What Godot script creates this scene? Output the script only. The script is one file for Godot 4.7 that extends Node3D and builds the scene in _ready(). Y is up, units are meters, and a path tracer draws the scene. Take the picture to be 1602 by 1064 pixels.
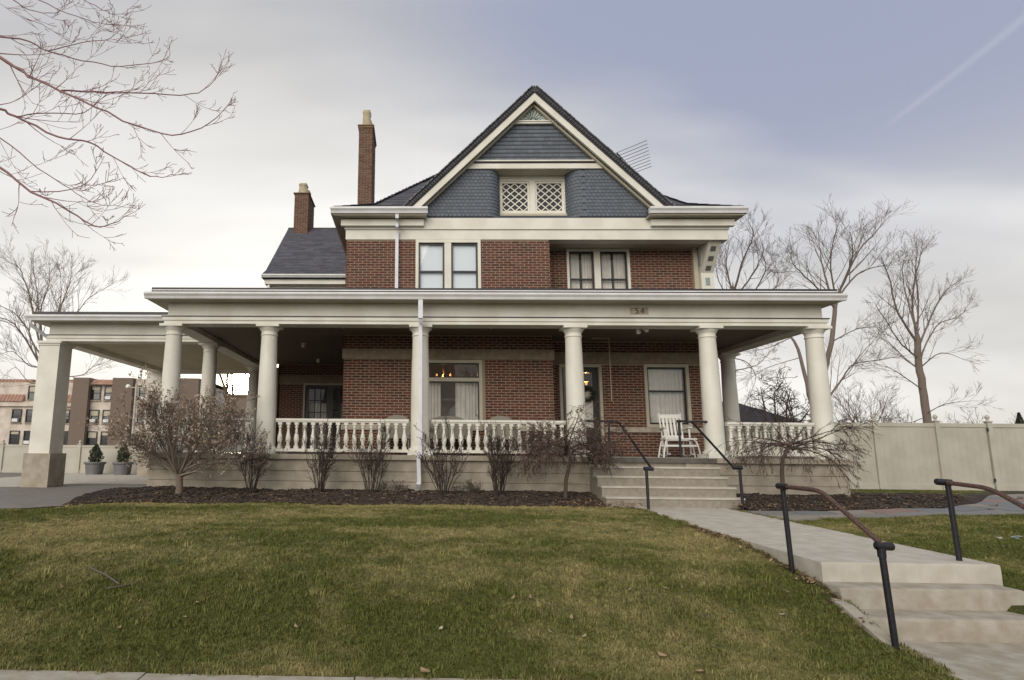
extends Node3D
# A brick house with a wide columned porch, seen from the pavement in front of its lawn. Metres; the camera stands at x = 0, z = 0 and looks along -z. "d" below is depth, d = -z.

const FLOOR := 1.50        # porch floor
const EYE := 1.62

class MB:
	var v := PackedVector3Array()
	var n := PackedVector3Array()
	var c := PackedColorArray()
	var ix := PackedInt32Array()
	var col := Color.WHITE
	func tri(a: Vector3, b: Vector3, d: Vector3) -> void:      # counter-clockwise seen from outside
		var i := v.size()
		var nn := (b - a).cross(d - a).normalized()
		v.append(a); v.append(b); v.append(d)
		for k in 3:
			n.append(nn); c.append(col)
		ix.append(i); ix.append(i + 2); ix.append(i + 1)
	func quad(a: Vector3, b: Vector3, d: Vector3, e: Vector3) -> void:
		var i := v.size()
		var nn := (b - a).cross(e - a).normalized()
		v.append(a); v.append(b); v.append(d); v.append(e)
		for k in 4:
			n.append(nn); c.append(col)
		ix.append(i); ix.append(i + 2); ix.append(i + 1)
		ix.append(i); ix.append(i + 3); ix.append(i + 2)
	func obox(o: Vector3, s: Vector3, b: Basis) -> void:
		var x := b.x * s.x * 0.5
		var y := b.y * s.y * 0.5
		var z := b.z * s.z * 0.5
		quad(o - x - y + z, o + x - y + z, o + x + y + z, o - x + y + z)
		quad(o + x - y - z, o - x - y - z, o - x + y - z, o + x + y - z)
		quad(o + x - y + z, o + x - y - z, o + x + y - z, o + x + y + z)
		quad(o - x - y - z, o - x - y + z, o - x + y + z, o - x + y - z)
		quad(o - x + y + z, o + x + y + z, o + x + y - z, o - x + y - z)
		quad(o - x - y - z, o + x - y - z, o + x - y + z, o - x - y + z)
	func box(x0: float, x1: float, y0: float, y1: float, z0: float, z1: float) -> void:
		obox(Vector3((x0 + x1) / 2, (y0 + y1) / 2, (z0 + z1) / 2), Vector3(x1 - x0, y1 - y0, z1 - z0), Basis())
	func bd(x0: float, x1: float, y0: float, y1: float, d0: float, d1: float) -> void:
		box(x0, x1, y0, y1, -d1, -d0)
	func cbox(x0: float, x1: float, y0: float, y1: float, d0: float, d1: float, r: float) -> void:   # top edges chamfered
		var poly := PackedVector2Array([Vector2(-d1, y0), Vector2(-d0, y0), Vector2(-d0, y1 - r), Vector2(-d0 - r * 0.3, y1 - r * 0.3), Vector2(-d0 - r, y1), Vector2(-d1, y1)])
		prism(poly, Transform3D(Basis(Vector3(0, 0, 1), Vector3(0, 1, 0), Vector3(-1, 0, 0)), Vector3(0, 0, 0)), -x1, -x0)
	func tube(p: PackedVector3Array, r: PackedFloat32Array, sides: int, cap := false) -> void:
		var i0 := v.size()
		var up := Vector3(0.13, 0.2, 0.97).normalized()
		var m := p.size()
		for i in m:
			var t := (p[mini(i + 1, m - 1)] - p[maxi(i - 1, 0)]).normalized()
			var a := t.cross(up)
			if a.length_squared() < 0.02:
				a = t.cross(Vector3(1, 0.1, 0))
			a = a.normalized()
			var b := a.cross(t)
			up = b
			for k in sides:
				var an := TAU * k / sides
				var q := a * cos(an) + b * sin(an)
				v.append(p[i] + q * r[i]); n.append(q); c.append(col)
		for i in m - 1:
			for k in sides:
				var k2 := (k + 1) % sides
				var A := i0 + i * sides + k
				var B := i0 + i * sides + k2
				ix.append(A); ix.append(B); ix.append(B + sides)
				ix.append(A); ix.append(B + sides); ix.append(A + sides)
		if cap:
			for e in [0, m - 1]:
				var t2 := (p[1] - p[0]).normalized() if e == 0 else (p[m - 2] - p[m - 1]).normalized()
				var ci := v.size()
				v.append(p[e]); n.append(-t2); c.append(col)
				for k in sides:
					v.append(v[i0 + e * sides + k]); n.append(-t2); c.append(col)
				for k in sides:
					var k3 := (k + 1) % sides
					if e == 0:
						ix.append(ci); ix.append(ci + 1 + k3); ix.append(ci + 1 + k)
					else:
						ix.append(ci); ix.append(ci + 1 + k); ix.append(ci + 1 + k3)
	func rod(a: Vector3, b: Vector3, r: float, sides := 8) -> void:
		tube(PackedVector3Array([a, b]), PackedFloat32Array([r, r]), sides, true)
	func lathe(prof: Array, sides: int, o := Vector3.ZERO, square := false) -> void:
		var i0 := v.size()
		var m := prof.size()
		for i in m:
			var a: Vector2 = prof[maxi(i - 1, 0)]
			var b: Vector2 = prof[mini(i + 1, m - 1)]
			var q: Vector2 = prof[i]
			var t := (b - a).normalized()
			for k in sides:
				var an := TAU * (k + (0.5 if square else 0.0)) / sides
				v.append(o + Vector3(cos(an) * q.x, q.y, sin(an) * q.x))
				n.append(Vector3(cos(an) * t.y, -t.x, sin(an) * t.y).normalized()); c.append(col)
		for i in m - 1:
			for k in sides:
				var k2 := (k + 1) % sides
				var A := i0 + i * sides + k
				var B := i0 + i * sides + k2
				ix.append(A); ix.append(B); ix.append(B + sides)
				ix.append(A); ix.append(B + sides); ix.append(A + sides)
	func prism(poly: PackedVector2Array, T: Transform3D, z0: float, z1: float) -> void:
		var q := poly
		if Geometry2D.is_polygon_clockwise(q):
			q = q.duplicate(); q.reverse()
		var m := q.size()
		var tr := Geometry2D.triangulate_polygon(q)
		for i in range(0, tr.size(), 3):
			var a := q[tr[i]]
			var b := q[tr[i + 1]]
			var d := q[tr[i + 2]]
			if (b - a).cross(d - a) < 0:
				var s := b; b = d; d = s
			tri(T * Vector3(a.x, a.y, z1), T * Vector3(b.x, b.y, z1), T * Vector3(d.x, d.y, z1))
			tri(T * Vector3(a.x, a.y, z0), T * Vector3(d.x, d.y, z0), T * Vector3(b.x, b.y, z0))
		for i in m:
			var a := q[i]
			var b := q[(i + 1) % m]
			quad(T * Vector3(a.x, a.y, z0), T * Vector3(b.x, b.y, z0), T * Vector3(b.x, b.y, z1), T * Vector3(a.x, a.y, z1))
	func along_x(poly: PackedVector2Array, x0: float, x1: float) -> void:     # polygon in (d, y) carried along x
		var pts := PackedVector2Array()
		for p in poly:
			pts.append(Vector2(-p.x, p.y))
		prism(pts, Transform3D(Basis(Vector3(0, 0, 1), Vector3(0, 1, 0), Vector3(-1, 0, 0)), Vector3.ZERO), -x1, -x0)
	func frame(x0: float, x1: float, y0: float, y1: float, w: float, d0: float, d1: float) -> void:
		bd(x0, x0 + w, y0, y1, d0, d1)
		bd(x1 - w, x1, y0, y1, d0, d1)
		bd(x0 + w, x1 - w, y1 - w, y1, d0, d1)
		bd(x0 + w, x1 - w, y0, y0 + w, d0, d1)
	func mesh() -> ArrayMesh:
		var a := []
		a.resize(Mesh.ARRAY_MAX)
		a[Mesh.ARRAY_VERTEX] = v
		a[Mesh.ARRAY_NORMAL] = n
		a[Mesh.ARRAY_COLOR] = c
		a[Mesh.ARRAY_INDEX] = ix
		var m := ArrayMesh.new()
		m.add_surface_from_arrays(Mesh.PRIMITIVE_TRIANGLES, a)
		return m

var R := RandomNumberGenerator.new()
var M := {}
var noise := FastNoiseLite.new()
var house: Node3D

# ------------------------------------------------------------------ scene bookkeeping
func thing(called: String, label: String, category: String, at := Vector3.ZERO, group := "", turn := 0.0) -> Node3D:
	var o := Node3D.new()
	o.name = called
	add_child(o, true)
	o.position = at
	o.rotation.y = turn
	tag(o, label, category, group)
	return o

func tag(o: Node, label: String, category: String, group := "") -> void:
	o.set_meta("label", label)
	o.set_meta("category", category)
	if group:
		o.set_meta("group", group)

func part(called: String, mb: MB, m: Material, parent: Node3D, stuff := false) -> MeshInstance3D:   # local coordinates
	var o := MeshInstance3D.new()
	o.name = called
	o.mesh = mb.mesh()
	o.material_override = m
	if parent:
		parent.add_child(o, true)
	else:
		add_child(o, true)
	if stuff:
		o.set_meta("kind", "stuff")
	return o

func hp(called: String, mb: MB, m: Material, parent: Node3D = null, stuff := false) -> MeshInstance3D:   # a part in world coordinates, of the house or of one of its parts
	var o := part(called, mb, m, parent if parent else house, stuff)
	if parent == null:
		o.position = -house.position
	elif parent.get_parent() == self:
		o.position = -parent.position
	return o

func struct(called: String, mb: MB, m: Material) -> MeshInstance3D:
	var o := part(called, mb, m, null)
	o.set_meta("kind", "structure")
	return o

# ------------------------------------------------------------------ materials
func lin(r: float, g: float, b: float) -> Color:
	return Color(r, g, b).linear_to_srgb()

func noise_tex(freq: float, lo: Color, hi: Color, sd: int, oct := 4, size := 512, a := 0.25, b := 0.75) -> NoiseTexture2D:
	var f := FastNoiseLite.new()
	f.seed = sd
	f.frequency = freq
	f.fractal_octaves = oct
	f.noise_type = FastNoiseLite.TYPE_SIMPLEX_SMOOTH
	var g := Gradient.new()
	g.offsets = PackedFloat32Array([a, b])
	g.colors = PackedColorArray([lo, hi])
	var t := NoiseTexture2D.new()
	t.width = size; t.height = size
	t.seamless = true
	t.noise = f
	t.color_ramp = g
	return t

func mat(called: String, col: Color, rough := 0.7, tex: Texture2D = null, scale := 0.5, bump: Texture2D = null, bump_cm := 0.0, metal := 0.0) -> StandardMaterial3D:
	var m := StandardMaterial3D.new()
	m.resource_name = called
	m.albedo_color = col
	m.roughness = rough
	m.metallic = metal
	m.vertex_color_use_as_albedo = true
	if tex:
		m.albedo_texture = tex
	if bump:
		m.heightmap_enabled = true
		m.heightmap_texture = bump
		m.heightmap_scale = bump_cm
	if tex or bump:
		m.uv1_triplanar = true
		m.uv1_world_triplanar = true
		m.uv1_scale = Vector3(scale, scale, scale)
	M[called] = m
	return m

func make_materials() -> void:
	var soft := noise_tex(0.006, Color(0.95, 0.945, 0.93), Color(1, 1, 1), 3, 5)
	var dirt := noise_tex(0.012, Color(0.90, 0.89, 0.87), Color(1, 1, 1), 11, 6)
	var fine := noise_tex(0.06, Color(0.85, 0.85, 0.85), Color(1, 1, 1), 5, 4)
	var grit := noise_tex(0.15, Color(0.6, 0.6, 0.6), Color(1, 1, 1), 7, 3)
	var speck := noise_tex(0.16, Color(0.74, 0.72, 0.68), Color(1, 1, 1), 23, 5, 1024, 0.2, 0.6)
	var blot := noise_tex(0.014, Color(0.925, 0.92, 0.90), Color(1, 1, 1), 21, 9, 1024)
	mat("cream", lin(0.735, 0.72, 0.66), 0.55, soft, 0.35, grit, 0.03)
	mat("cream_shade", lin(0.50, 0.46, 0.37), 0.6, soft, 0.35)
	mat("white", lin(0.80, 0.80, 0.78), 0.45, soft, 0.6)
	mat("gutter", lin(0.72, 0.73, 0.76), 0.4, soft, 0.6)
	mat("white_blue", lin(0.70, 0.72, 0.80), 0.4, soft, 0.8)
	mat("mortar", lin(0.39, 0.305, 0.235), 0.95, fine, 0.9, grit, 0.2)
	mat("brick", Color.WHITE, 0.9, fine, 1.4, grit, 0.15)
	mat("taupe", lin(0.40, 0.355, 0.295), 0.8, dirt, 0.45, grit, 0.06)
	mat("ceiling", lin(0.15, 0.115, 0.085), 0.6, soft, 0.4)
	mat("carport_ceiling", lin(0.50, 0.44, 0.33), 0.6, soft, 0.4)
	mat("floor_paint", lin(0.12, 0.11, 0.10), 0.6, dirt, 0.5)
	mat("dark_metal", lin(0.028, 0.028, 0.034), 0.5, soft, 0.6)
	mat("black_sash", lin(0.012, 0.013, 0.015), 0.35)
	mat("dark_wood", lin(0.022, 0.018, 0.015), 0.4)
	mat("slate", Color.WHITE, 0.75, fine, 1.2, grit, 0.1)
	mat("shingle", Color.WHITE, 0.9, fine, 1.5, grit, 0.2)
	mat("stone", lin(0.30, 0.24, 0.18), 0.9, dirt, 0.7, grit, 0.1)
	mat("plate", lin(0.50, 0.44, 0.36), 0.7, dirt, 1.0)
	mat("sill", lin(0.46, 0.41, 0.34), 0.9, dirt, 0.7, grit, 0.1)
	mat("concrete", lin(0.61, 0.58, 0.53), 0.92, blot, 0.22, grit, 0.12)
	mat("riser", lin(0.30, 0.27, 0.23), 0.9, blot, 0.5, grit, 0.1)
	mat("old_concrete", lin(0.48, 0.45, 0.40), 0.95, noise_tex(0.013, Color(0.89, 0.875, 0.84), Color(1, 1, 1), 31, 9, 1024), 0.3, noise_tex(0.09, Color(0.3, 0.3, 0.3), Color(1, 1, 1), 33, 5), 0.25)
	for q in ["concrete", "old_concrete"]:
		var dm: StandardMaterial3D = M[q]
		dm.detail_enabled = true
		dm.detail_blend_mode = BaseMaterial3D.BLEND_MODE_MUL
		dm.detail_albedo = speck
		dm.detail_uv_layer = BaseMaterial3D.DETAIL_UV_2
		dm.uv2_triplanar = true
		dm.uv2_world_triplanar = true
		dm.uv2_scale = Vector3(1.1, 1.1, 1.1)
	mat("asphalt", lin(0.20, 0.185, 0.175), 0.9, blot, 0.2, grit, 0.2)
	mat("soil", Color.WHITE, 1.0, noise_tex(0.05, Color(0.55, 0.53, 0.5), Color(1, 1, 1), 41, 5, 1024), 0.5)
	mat("mulch", lin(0.032, 0.021, 0.016), 1.0, fine, 1.2, grit, 1.0)
	mat("plain", Color.WHITE, 0.85)
	mat("leafy", Color.WHITE, 0.8)
	M.leafy.backlight_enabled = true
	M.leafy.backlight = Color(0.3, 0.3, 0.3)
	mat("bark", Color.WHITE, 0.95, fine, 2.5, grit, 0.3)
	mat("pipe", lin(0.018, 0.017, 0.022), 0.45, noise_tex(0.03, Color(0.6, 0.6, 0.7), Color(1, 1, 1), 51, 4), 2.0, grit, 0.05)
	mat("rust", Color.WHITE, 0.75, noise_tex(0.045, lin(0.035, 0.028, 0.035), lin(0.19, 0.085, 0.045), 52, 5, 512, 0.40, 0.68), 2.2, grit, 0.05)
	mat("vinyl", lin(0.46, 0.44, 0.38), 0.5, soft, 0.3)
	mat("wicker", lin(0.42, 0.39, 0.34), 0.8, noise_tex(0.12, Color(0.6, 0.6, 0.58), Color(1, 1, 1), 61, 2), 3.0)
	mat("planter", lin(0.17, 0.17, 0.185), 0.6, soft, 1.0)
	mat("copper", lin(0.38, 0.22, 0.165), 0.6, dirt, 0.15)
	mat("apt_wall", lin(0.66, 0.59, 0.53), 0.9, dirt, 0.1)
	mat("apt_brick", lin(0.22, 0.17, 0.14), 0.95, fine, 0.25)
	mat("curtain", lin(0.70, 0.67, 0.62), 0.9, soft, 1.0)
	M.curtain.backlight_enabled = true
	M.curtain.backlight = Color(0.4, 0.4, 0.4)
	mat("shade", lin(0.68, 0.75, 0.82), 0.8)
	mat("dark_glass", lin(0.03, 0.033, 0.037), 0.08)
	mat("sunburst", lin(0.52, 0.62, 0.59), 0.6, soft, 1.0)
	mat("room", lin(0.12, 0.10, 0.085), 0.9)
	var g := StandardMaterial3D.new()
	g.resource_name = "glass"
	g.transparency = BaseMaterial3D.TRANSPARENCY_ALPHA
	g.albedo_color = Color(0.8, 0.85, 0.86, 0.05)
	g.roughness = 0.02
	g.metallic_specular = 1.0
	M["glass"] = g
	for q in [["bulb", Color(1, 0.72, 0.42), 0.6]]:
		var b := StandardMaterial3D.new()
		b.resource_name = q[0]
		b.albedo_color = Color(0.9, 0.8, 0.7)
		b.emission_enabled = true
		b.emission = q[1]
		b.emission_energy_multiplier = q[2]
		M[q[0]] = b

# ------------------------------------------------------------------ sky
func sky_image() -> Image:
	var w := 1024
	var h := 512
	var im := Image.create(w, h, false, Image.FORMAT_RGBF)
	var f := FastNoiseLite.new()
	f.seed = 77; f.frequency = 0.55; f.fractal_octaves = 5; f.fractal_gain = 0.5
	var f2 := FastNoiseLite.new()
	f2.seed = 12; f2.frequency = 0.9; f2.fractal_octaves = 2
	var clear := Vector3(sin(0.80) * cos(0.60), sin(0.60), -cos(0.80) * cos(0.60))
	var saz := deg_to_rad(-14.9)
	var sel := deg_to_rad(5.9)
	var sun := Vector3(sin(saz) * cos(sel), sin(sel), -cos(saz) * cos(sel))
	for y in h:
		var el := (0.5 - (y + 0.5) / h) * PI
		for x in w:
			var az := (x + 0.5) / w * TAU
			var d := Vector3(sin(az) * cos(el), sin(el), -cos(az) * cos(el))
			var up := maxf(d.y, 0.0)
			var k := 1.0 / (up + 0.16)
			var n1 := f.get_noise_3d(d.x * k * 0.55 + 3.0, d.z * k * 1.25, 1.5)      # streaked high cloud
			var n3 := f.get_noise_3d(d.x * k * 1.3 - 7.0 + n1 * 0.6, d.z * k * 3.4 + 5.0, 4.0)
			var n2 := f2.get_noise_3d(d.x * 1.1, d.y * 2.0, d.z * 1.1)
			var gap := pow(maxf(d.dot(clear), 0.0), 6.0)
			var blue := clampf(gap * 1.04 - 0.04 + n2 * 0.3 - (n1 * 1.0 + n3 * 0.55) * (0.30 + gap), 0.0, 1.0) * smoothstep(0.16, 0.44, up)
			var cloud := Vector3(0.54, 0.54, 0.547) * (1.0 + n1 * 0.38 + n3 * 0.16) * (1.12 - 0.5 * up)
			var open := Vector3(0.235, 0.264, 0.365)
			var c := cloud.lerp(open, blue)
			var low := exp(-up / 0.17)
			c = c.lerp(Vector3(0.555, 0.53, 0.482) * (1.0 + n1 * 0.14), low * 0.92)
			var ang := rad_to_deg(acos(clampf(d.dot(sun), -1.0, 1.0)))
			c += Vector3(1.0, 0.86, 0.58) * (260.0 * exp(-pow(ang / 1.15, 2.0)) + 0.8 * exp(-pow(ang / 7.0, 2.0))) + Vector3(1.0, 0.86, 0.58) * 0.11 * exp(-pow(ang / 24.0, 2.0))
			if d.y < 0.0:
				c = Vector3(0.22, 0.21, 0.19)
			im.set_pixel(x, y, Color(c.x, c.y, c.z))
	im.resize(2048, 1024, Image.INTERPOLATE_CUBIC)
	# a vapour trail, high up to the right
	for y in range(340, 400):
		var el := (0.5 - (y + 0.5) / 1024.0) * 180.0
		for x in range(205, 275):
			var az := (x + 0.5) / 2048.0 * 360.0
			var t := (az - 37.5) / 8.4
			var mid := 22.75 + t * 4.3
			var wdt := 0.12 + 0.10 * clampf(t, 0.0, 1.2)
			var s := exp(-pow((el - mid) / wdt, 2.0)) * clampf(t * 4.0 + 0.15, 0.0, 1.0) * clampf((1.25 - t) * 4.0, 0.0, 1.0)
			var c := im.get_pixel(x, y)
			im.set_pixel(x, y, c + Color(0.055, 0.05, 0.038) * s)
	return im

# ------------------------------------------------------------------ ground
const PROF := [[-600.0, -0.1], [0.0, 0.0], [4.95, 0.0], [5.2, 0.01], [5.75, 0.075], [6.15, 0.2], [6.6, 0.34], [7.1, 0.43], [8.2, 0.53], [10.0, 0.585], [12.0, 0.62], [14.0, 0.62], [30.0, 0.58], [600.0, 0.5]]

func table(t: Array, x: float) -> float:
	if x <= t[0][0]:
		return t[0][1]
	for i in range(1, t.size()):
		if x <= t[i][0]:
			return lerpf(t[i - 1][1], t[i][1], (x - t[i - 1][0]) / (t[i][0] - t[i - 1][0]))
	return t[-1][1]

func hgt(x: float, d: float) -> float:
	var y := table(PROF, d)
	if d > 5.0 and d < 14.0:
		y += noise.get_noise_2d(x * 60.0, d * 60.0) * 0.03 * smoothstep(5.0, 6.5, d)
	return y

const MULCH_FRONT := [[-6.2, 11.2], [-5.8, 11.45], [-4.69, 11.75], [-2.92, 12.0], [-0.56, 12.0], [1.78, 12.12], [2.96, 12.15], [3.4, 12.3], [3.9, 12.0]]
const DRIVE_FRONT := [[-40.0, 4.0], [-14.0, 7.6], [-9.0, 9.6], [-6.74, 10.55], [-6.26, 10.85], [-5.74, 11.6], [-5.3, 12.6]]
const PATH_FRONT := [[5.6, 10.1], [6.6, 10.64], [8.5, 11.18], [10.41, 11.55], [13.0, 12.4], [18.0, 13.6]]
const PATH_BACK := [[5.6, 11.62], [7.0, 11.55], [8.7, 12.17], [9.83, 12.5], [11.7, 13.95], [14.3, 16.75], [18.0, 18.6]]

func is_lawn(x: float, d: float) -> bool:
	if d < 4.97:
		return false
	if x > 3.88 and x < 5.74 and d < 12.4:
		return false
	if x <= 3.88:
		if x < -5.3 and d > table(DRIVE_FRONT, x):
			return false
		return d < table(MULCH_FRONT, x) + noise.get_noise_2d(x * 300.0, 3.0) * 0.1
	if d < table(PATH_FRONT, x) - 0.03:
		return true
	if x < 8.9 or d < 13.9 + (x - 8.9) * 0.15:
		return false
	return x < 11.3 + (d - 13.9) * 0.95 and d > table(PATH_BACK, x) + 0.7 and d < 19.3

func lawn_tone(x: float, d: float) -> float:      # 0 green .. 1 straw
	var a := noise.get_noise_2d(x * 30.0 + 40.0, d * 46.0 + 50.0)
	var b := noise.get_noise_2d(x * 210.0 + 70.0, d * 260.0)
	var t := 0.36 + a * 1.05 + b * 0.55
	t += 0.55 * smoothstep(1.0, 0.0, table(MULCH_FRONT, x) - d) * (1.0 if x < 3.0 else 0.0)
	t -= 0.35 * smoothstep(6.2, 5.0, d)
	t -= 0.3 * smoothstep(-4.5, -6.5, x) * smoothstep(8.0, 9.5, d)
	t -= 0.25 if x > 5.6 else 0.0
	return clampf(t, 0.0, 1.0)

func lawn_color(t: float) -> Vector3:
	return Vector3(0.100, 0.118, 0.019).lerp(Vector3(0.335, 0.285, 0.12), t)

func strip_x(mb: MB, x0: float, x1: float, dx: float, front: Array, back: Array, rows: int, hf: int, lift: float) -> void:   # a sheet between two curves d(x); hf 1 = heaped
	var x := x0
	while x < x1 - 0.001:
		var xn := minf(x + dx, x1)
		for r in rows:
			var q := []
			for e in [[x, r], [xn, r], [xn, r + 1], [x, r + 1]]:
				var f := table(front, e[0])
				var b := table(back, e[0])
				var s: float = e[1] / float(rows)
				var d := lerpf(f, b, s)
				var y := hgt(e[0], d) + lift
				if hf == 1:
					y += 0.17 * sin(minf(s, 1.0) * PI * 0.5) + noise.get_noise_2d(e[0] * 260.0, d * 260.0) * 0.035 * minf(1.0, s * 5.0)
				q.append(Vector3(e[0], y, -d))
			mb.quad(q[0], q[1], q[2], q[3])
		x = xn

# ------------------------------------------------------------------ masonry
var single_bricks := 0
var brick_meshes := {}
var brick_mats := []
var brick_pale := 0.0

func brick_tone() -> Color:
	var t := R.randf()
	var k := R.randf_range(0.8, 1.12)
	if brick_pale > 0.0:
		return Color(0.155 * k, 0.078 * k, 0.053 * k).lerp(Color(0.215 * k, 0.13 * k, 0.092 * k), t)
	if t < 0.25:
		return Color(0.090 * k, 0.038 * k, 0.027 * k)
	if t < 0.40:
		return Color(0.155 * k, 0.070 * k, 0.047 * k)
	return Color(0.142 * k, 0.046 * k, 0.029 * k)

func bricks(mb: MB, org: Vector3, along: Vector3, out: Vector3, length: float, y0: float, y1: float, holes: Array, into: Node3D = null, above := 0.0) -> void:
	var pitch := 0.205
	var course := 0.0645
	var b := Basis(along, Vector3.UP, out)
	var row := 0
	var y := y0
	while y < y1 - 0.03:
		var ya := y + 0.009
		var yb := minf(y + course - 0.009, y1)
		var s := -pitch * (0.5 if row % 2 else 0.0)
		while s < length:
			var spans := [[maxf(s + 0.009, 0.0), minf(s + pitch - 0.009, length)]]
			for hole in holes:
				if hole[3] > ya + 0.01 and hole[2] < yb - 0.01:
					var left := []
					for sp in spans:
						if hole[1] <= sp[0] or hole[0] >= sp[1]:
							left.append(sp)
						else:
							if hole[0] - sp[0] > 0.02: left.append([sp[0], hole[0]])
							if sp[1] - hole[1] > 0.02: left.append([hole[1], sp[1]])
					spans = left
			for sp in spans:
				var w: float = sp[1] - sp[0]
				if w < 0.02:
					continue
				var o: Vector3 = org + along * (sp[0] + w * 0.5) + Vector3(0, (ya + yb) * 0.5, 0) + out * (0.0 + R.randf_range(-0.002, 0.002))
				var size := Vector3(w, yb - ya, 0.018)
				if into and ya > above and single_bricks < 300 and w > 0.08:
					single_bricks += 1
					var key := int(round(w * 50.0))
					if not brick_meshes.has(key):
						var one := MB.new()
						one.obox(Vector3.ZERO, Vector3(w, yb - ya, 0.018), Basis())
						brick_meshes[key] = one.mesh()
					var node := MeshInstance3D.new()
					node.name = "brick"
					node.mesh = brick_meshes[key]
					node.material_override = brick_mats[R.randi() % brick_mats.size()]
					node.position = o
					into.add_child(node, true)
				else:
					mb.col = brick_tone()
					mb.obox(o, size, b)
			s += pitch
		y += course
		row += 1
	mb.col = Color.WHITE

func wall(mb: MB, x0: float, x1: float, y0: float, y1: float, d0: float, d1: float, holes: Array) -> void:
	var xs := [x0, x1]
	var ys := [y0, y1]
	for q in holes:
		for e in [q[0], q[1]]:
			if e > x0 and e < x1: xs.append(e)
		for e in [q[2], q[3]]:
			if e > y0 and e < y1: ys.append(e)
	xs.sort(); ys.sort()
	for i in xs.size() - 1:
		for j in ys.size() - 1:
			if xs[i + 1] - xs[i] < 0.001 or ys[j + 1] - ys[j] < 0.001:
				continue
			var cx: float = (xs[i] + xs[i + 1]) * 0.5
			var cy: float = (ys[j] + ys[j + 1]) * 0.5
			var open := false
			for q in holes:
				if cx > q[0] and cx < q[1] and cy > q[2] and cy < q[3]:
					open = true
			if not open:
				mb.bd(xs[i], xs[i + 1], ys[j], ys[j + 1], d0, d1)

func local_holes(holes: Array, x0: float) -> Array:
	var out := []
	for q in holes:
		out.append([q[0] - x0, q[1] - x0, q[2], q[3]])
	return out

func slate_tone(base: Vector3, spread: float) -> Color:
	var k := R.randf_range(1.0 - spread, 1.0 + spread)
	return Color(base.x * k, base.y * k, base.z * k)

# rows of shingles on a slope: o + right * x + up * s, x between l and r lines
func shingles(mb: MB, o: Vector3, right: Vector3, up: Vector3, s0: float, s1: float, l0: float, l1: float, r0: float, r1: float, step: float, width: float, base: Vector3) -> void:
	var out := right.cross(up).normalized()
	var s := s0
	while s < s1 - 0.01:
		var t := (s - s0) / (s1 - s0)
		var l := lerpf(l0, l1, t)
		var r := lerpf(r0, r1, t)
		var x := l - R.randf() * width
		while x < r:
			var wd := width * R.randf_range(0.8, 1.2)
			var a := maxf(x, l)
			var b := minf(x + wd - 0.006, r)
			if b - a > 0.01:
				mb.col = slate_tone(base, 0.22)
				var lift := R.randf_range(0.012, 0.02)
				var p0 := o + right * a + up * s + out * lift
				var p1 := o + right * b + up * s + out * lift
				var e := up * (minf(step * 1.15, s1 - s + 0.02))
				mb.quad(p0, p1, p1 + e - out * (lift - 0.003), p0 + e - out * (lift - 0.003))
				mb.quad(p0 - out * lift, p1 - out * lift, p1, p0)
			x += wd
		s += step
	mb.col = Color.WHITE

func fish_scale(mb: MB, p: Vector3, right: Vector3, out: Vector3, w: float, h: float) -> void:    # p: middle of the straight part's lower end
	mb.col = slate_tone(Vector3(0.135, 0.155, 0.19), 0.10)
	var pts := []
	pts.append(p + right * (-w * 0.5) + Vector3(0, h * 0.75, 0) + out * 0.004)
	for k in 8:
		var a := PI + PI * k / 7.0
		pts.append(p + right * (cos(a) * w * 0.5) + Vector3(0, sin(a) * w * 0.42, 0) + out * (0.018 - sin(a) * 0.012))
	pts.append(p + right * (w * 0.5) + Vector3(0, h * 0.75, 0) + out * 0.004)
	for k in range(1, pts.size() - 1):
		mb.tri(pts[0], pts[k], pts[k + 1])
	for k in range(1, pts.size() - 2):
		mb.quad(pts[k] - out * 0.026, pts[k + 1] - out * 0.026, pts[k + 1], pts[k])

# ------------------------------------------------------------------ windows
func pane(x0: float, x1: float, y0: float, y1: float, d: float, parent: Node3D, m: Material = null) -> void:
	var mb := MB.new()
	var a := Vector3(x0, y0, -d)
	mb.quad(a, Vector3(x1, y0, -d), Vector3(x1, y1, -d), Vector3(x0, y1, -d))
	var p := hp("pane", mb, m if m else M.glass)
	house.remove_child(p)
	parent.add_child(p, true)
	p.position = Vector3.ZERO

func sub(called: String, mb: MB, m: Material, parent: Node3D, stuff := false) -> MeshInstance3D:    # a sub-part of a house part, world coordinates
	return part(called, mb, m, parent, stuff)

func drape(mb: MB, x0: float, x1: float, y0: float, y1: float, d: float, folds: int, amp: float) -> void:
	var nn := folds * 6
	for i in nn:
		var q := []
		for k in [i, i + 1]:
			var t: float = k / float(nn)
			q.append(Vector3(lerpf(x0, x1, t), 0, -d + amp * sin(t * folds * TAU + sin(t * 9.0) * 1.2)))
		mb.quad(q[0] + Vector3(0, y0, 0), q[1] + Vector3(0, y0, 0), q[1] + Vector3(0, y1, 0), q[0] + Vector3(0, y1, 0))

func double_hung(name_: String, x0: float, x1: float, y0: float, y1: float, d: float, rail_y: float) -> MeshInstance3D:
	var mb := MB.new()
	mb.frame(x0, x1, y0, y1, 0.042, d, d + 0.05)
	mb.bd(x0 + 0.042, x1 - 0.042, rail_y - 0.022, rail_y + 0.022, d - 0.004, d + 0.046)
	var w := hp(name_, mb, M.black_sash)
	pane(x0 + 0.042, x1 - 0.042, y0 + 0.042, rail_y - 0.022, d + 0.03, w)
	pane(x0 + 0.042, x1 - 0.042, rail_y + 0.022, y1 - 0.042, d + 0.024, w)
	return w

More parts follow.
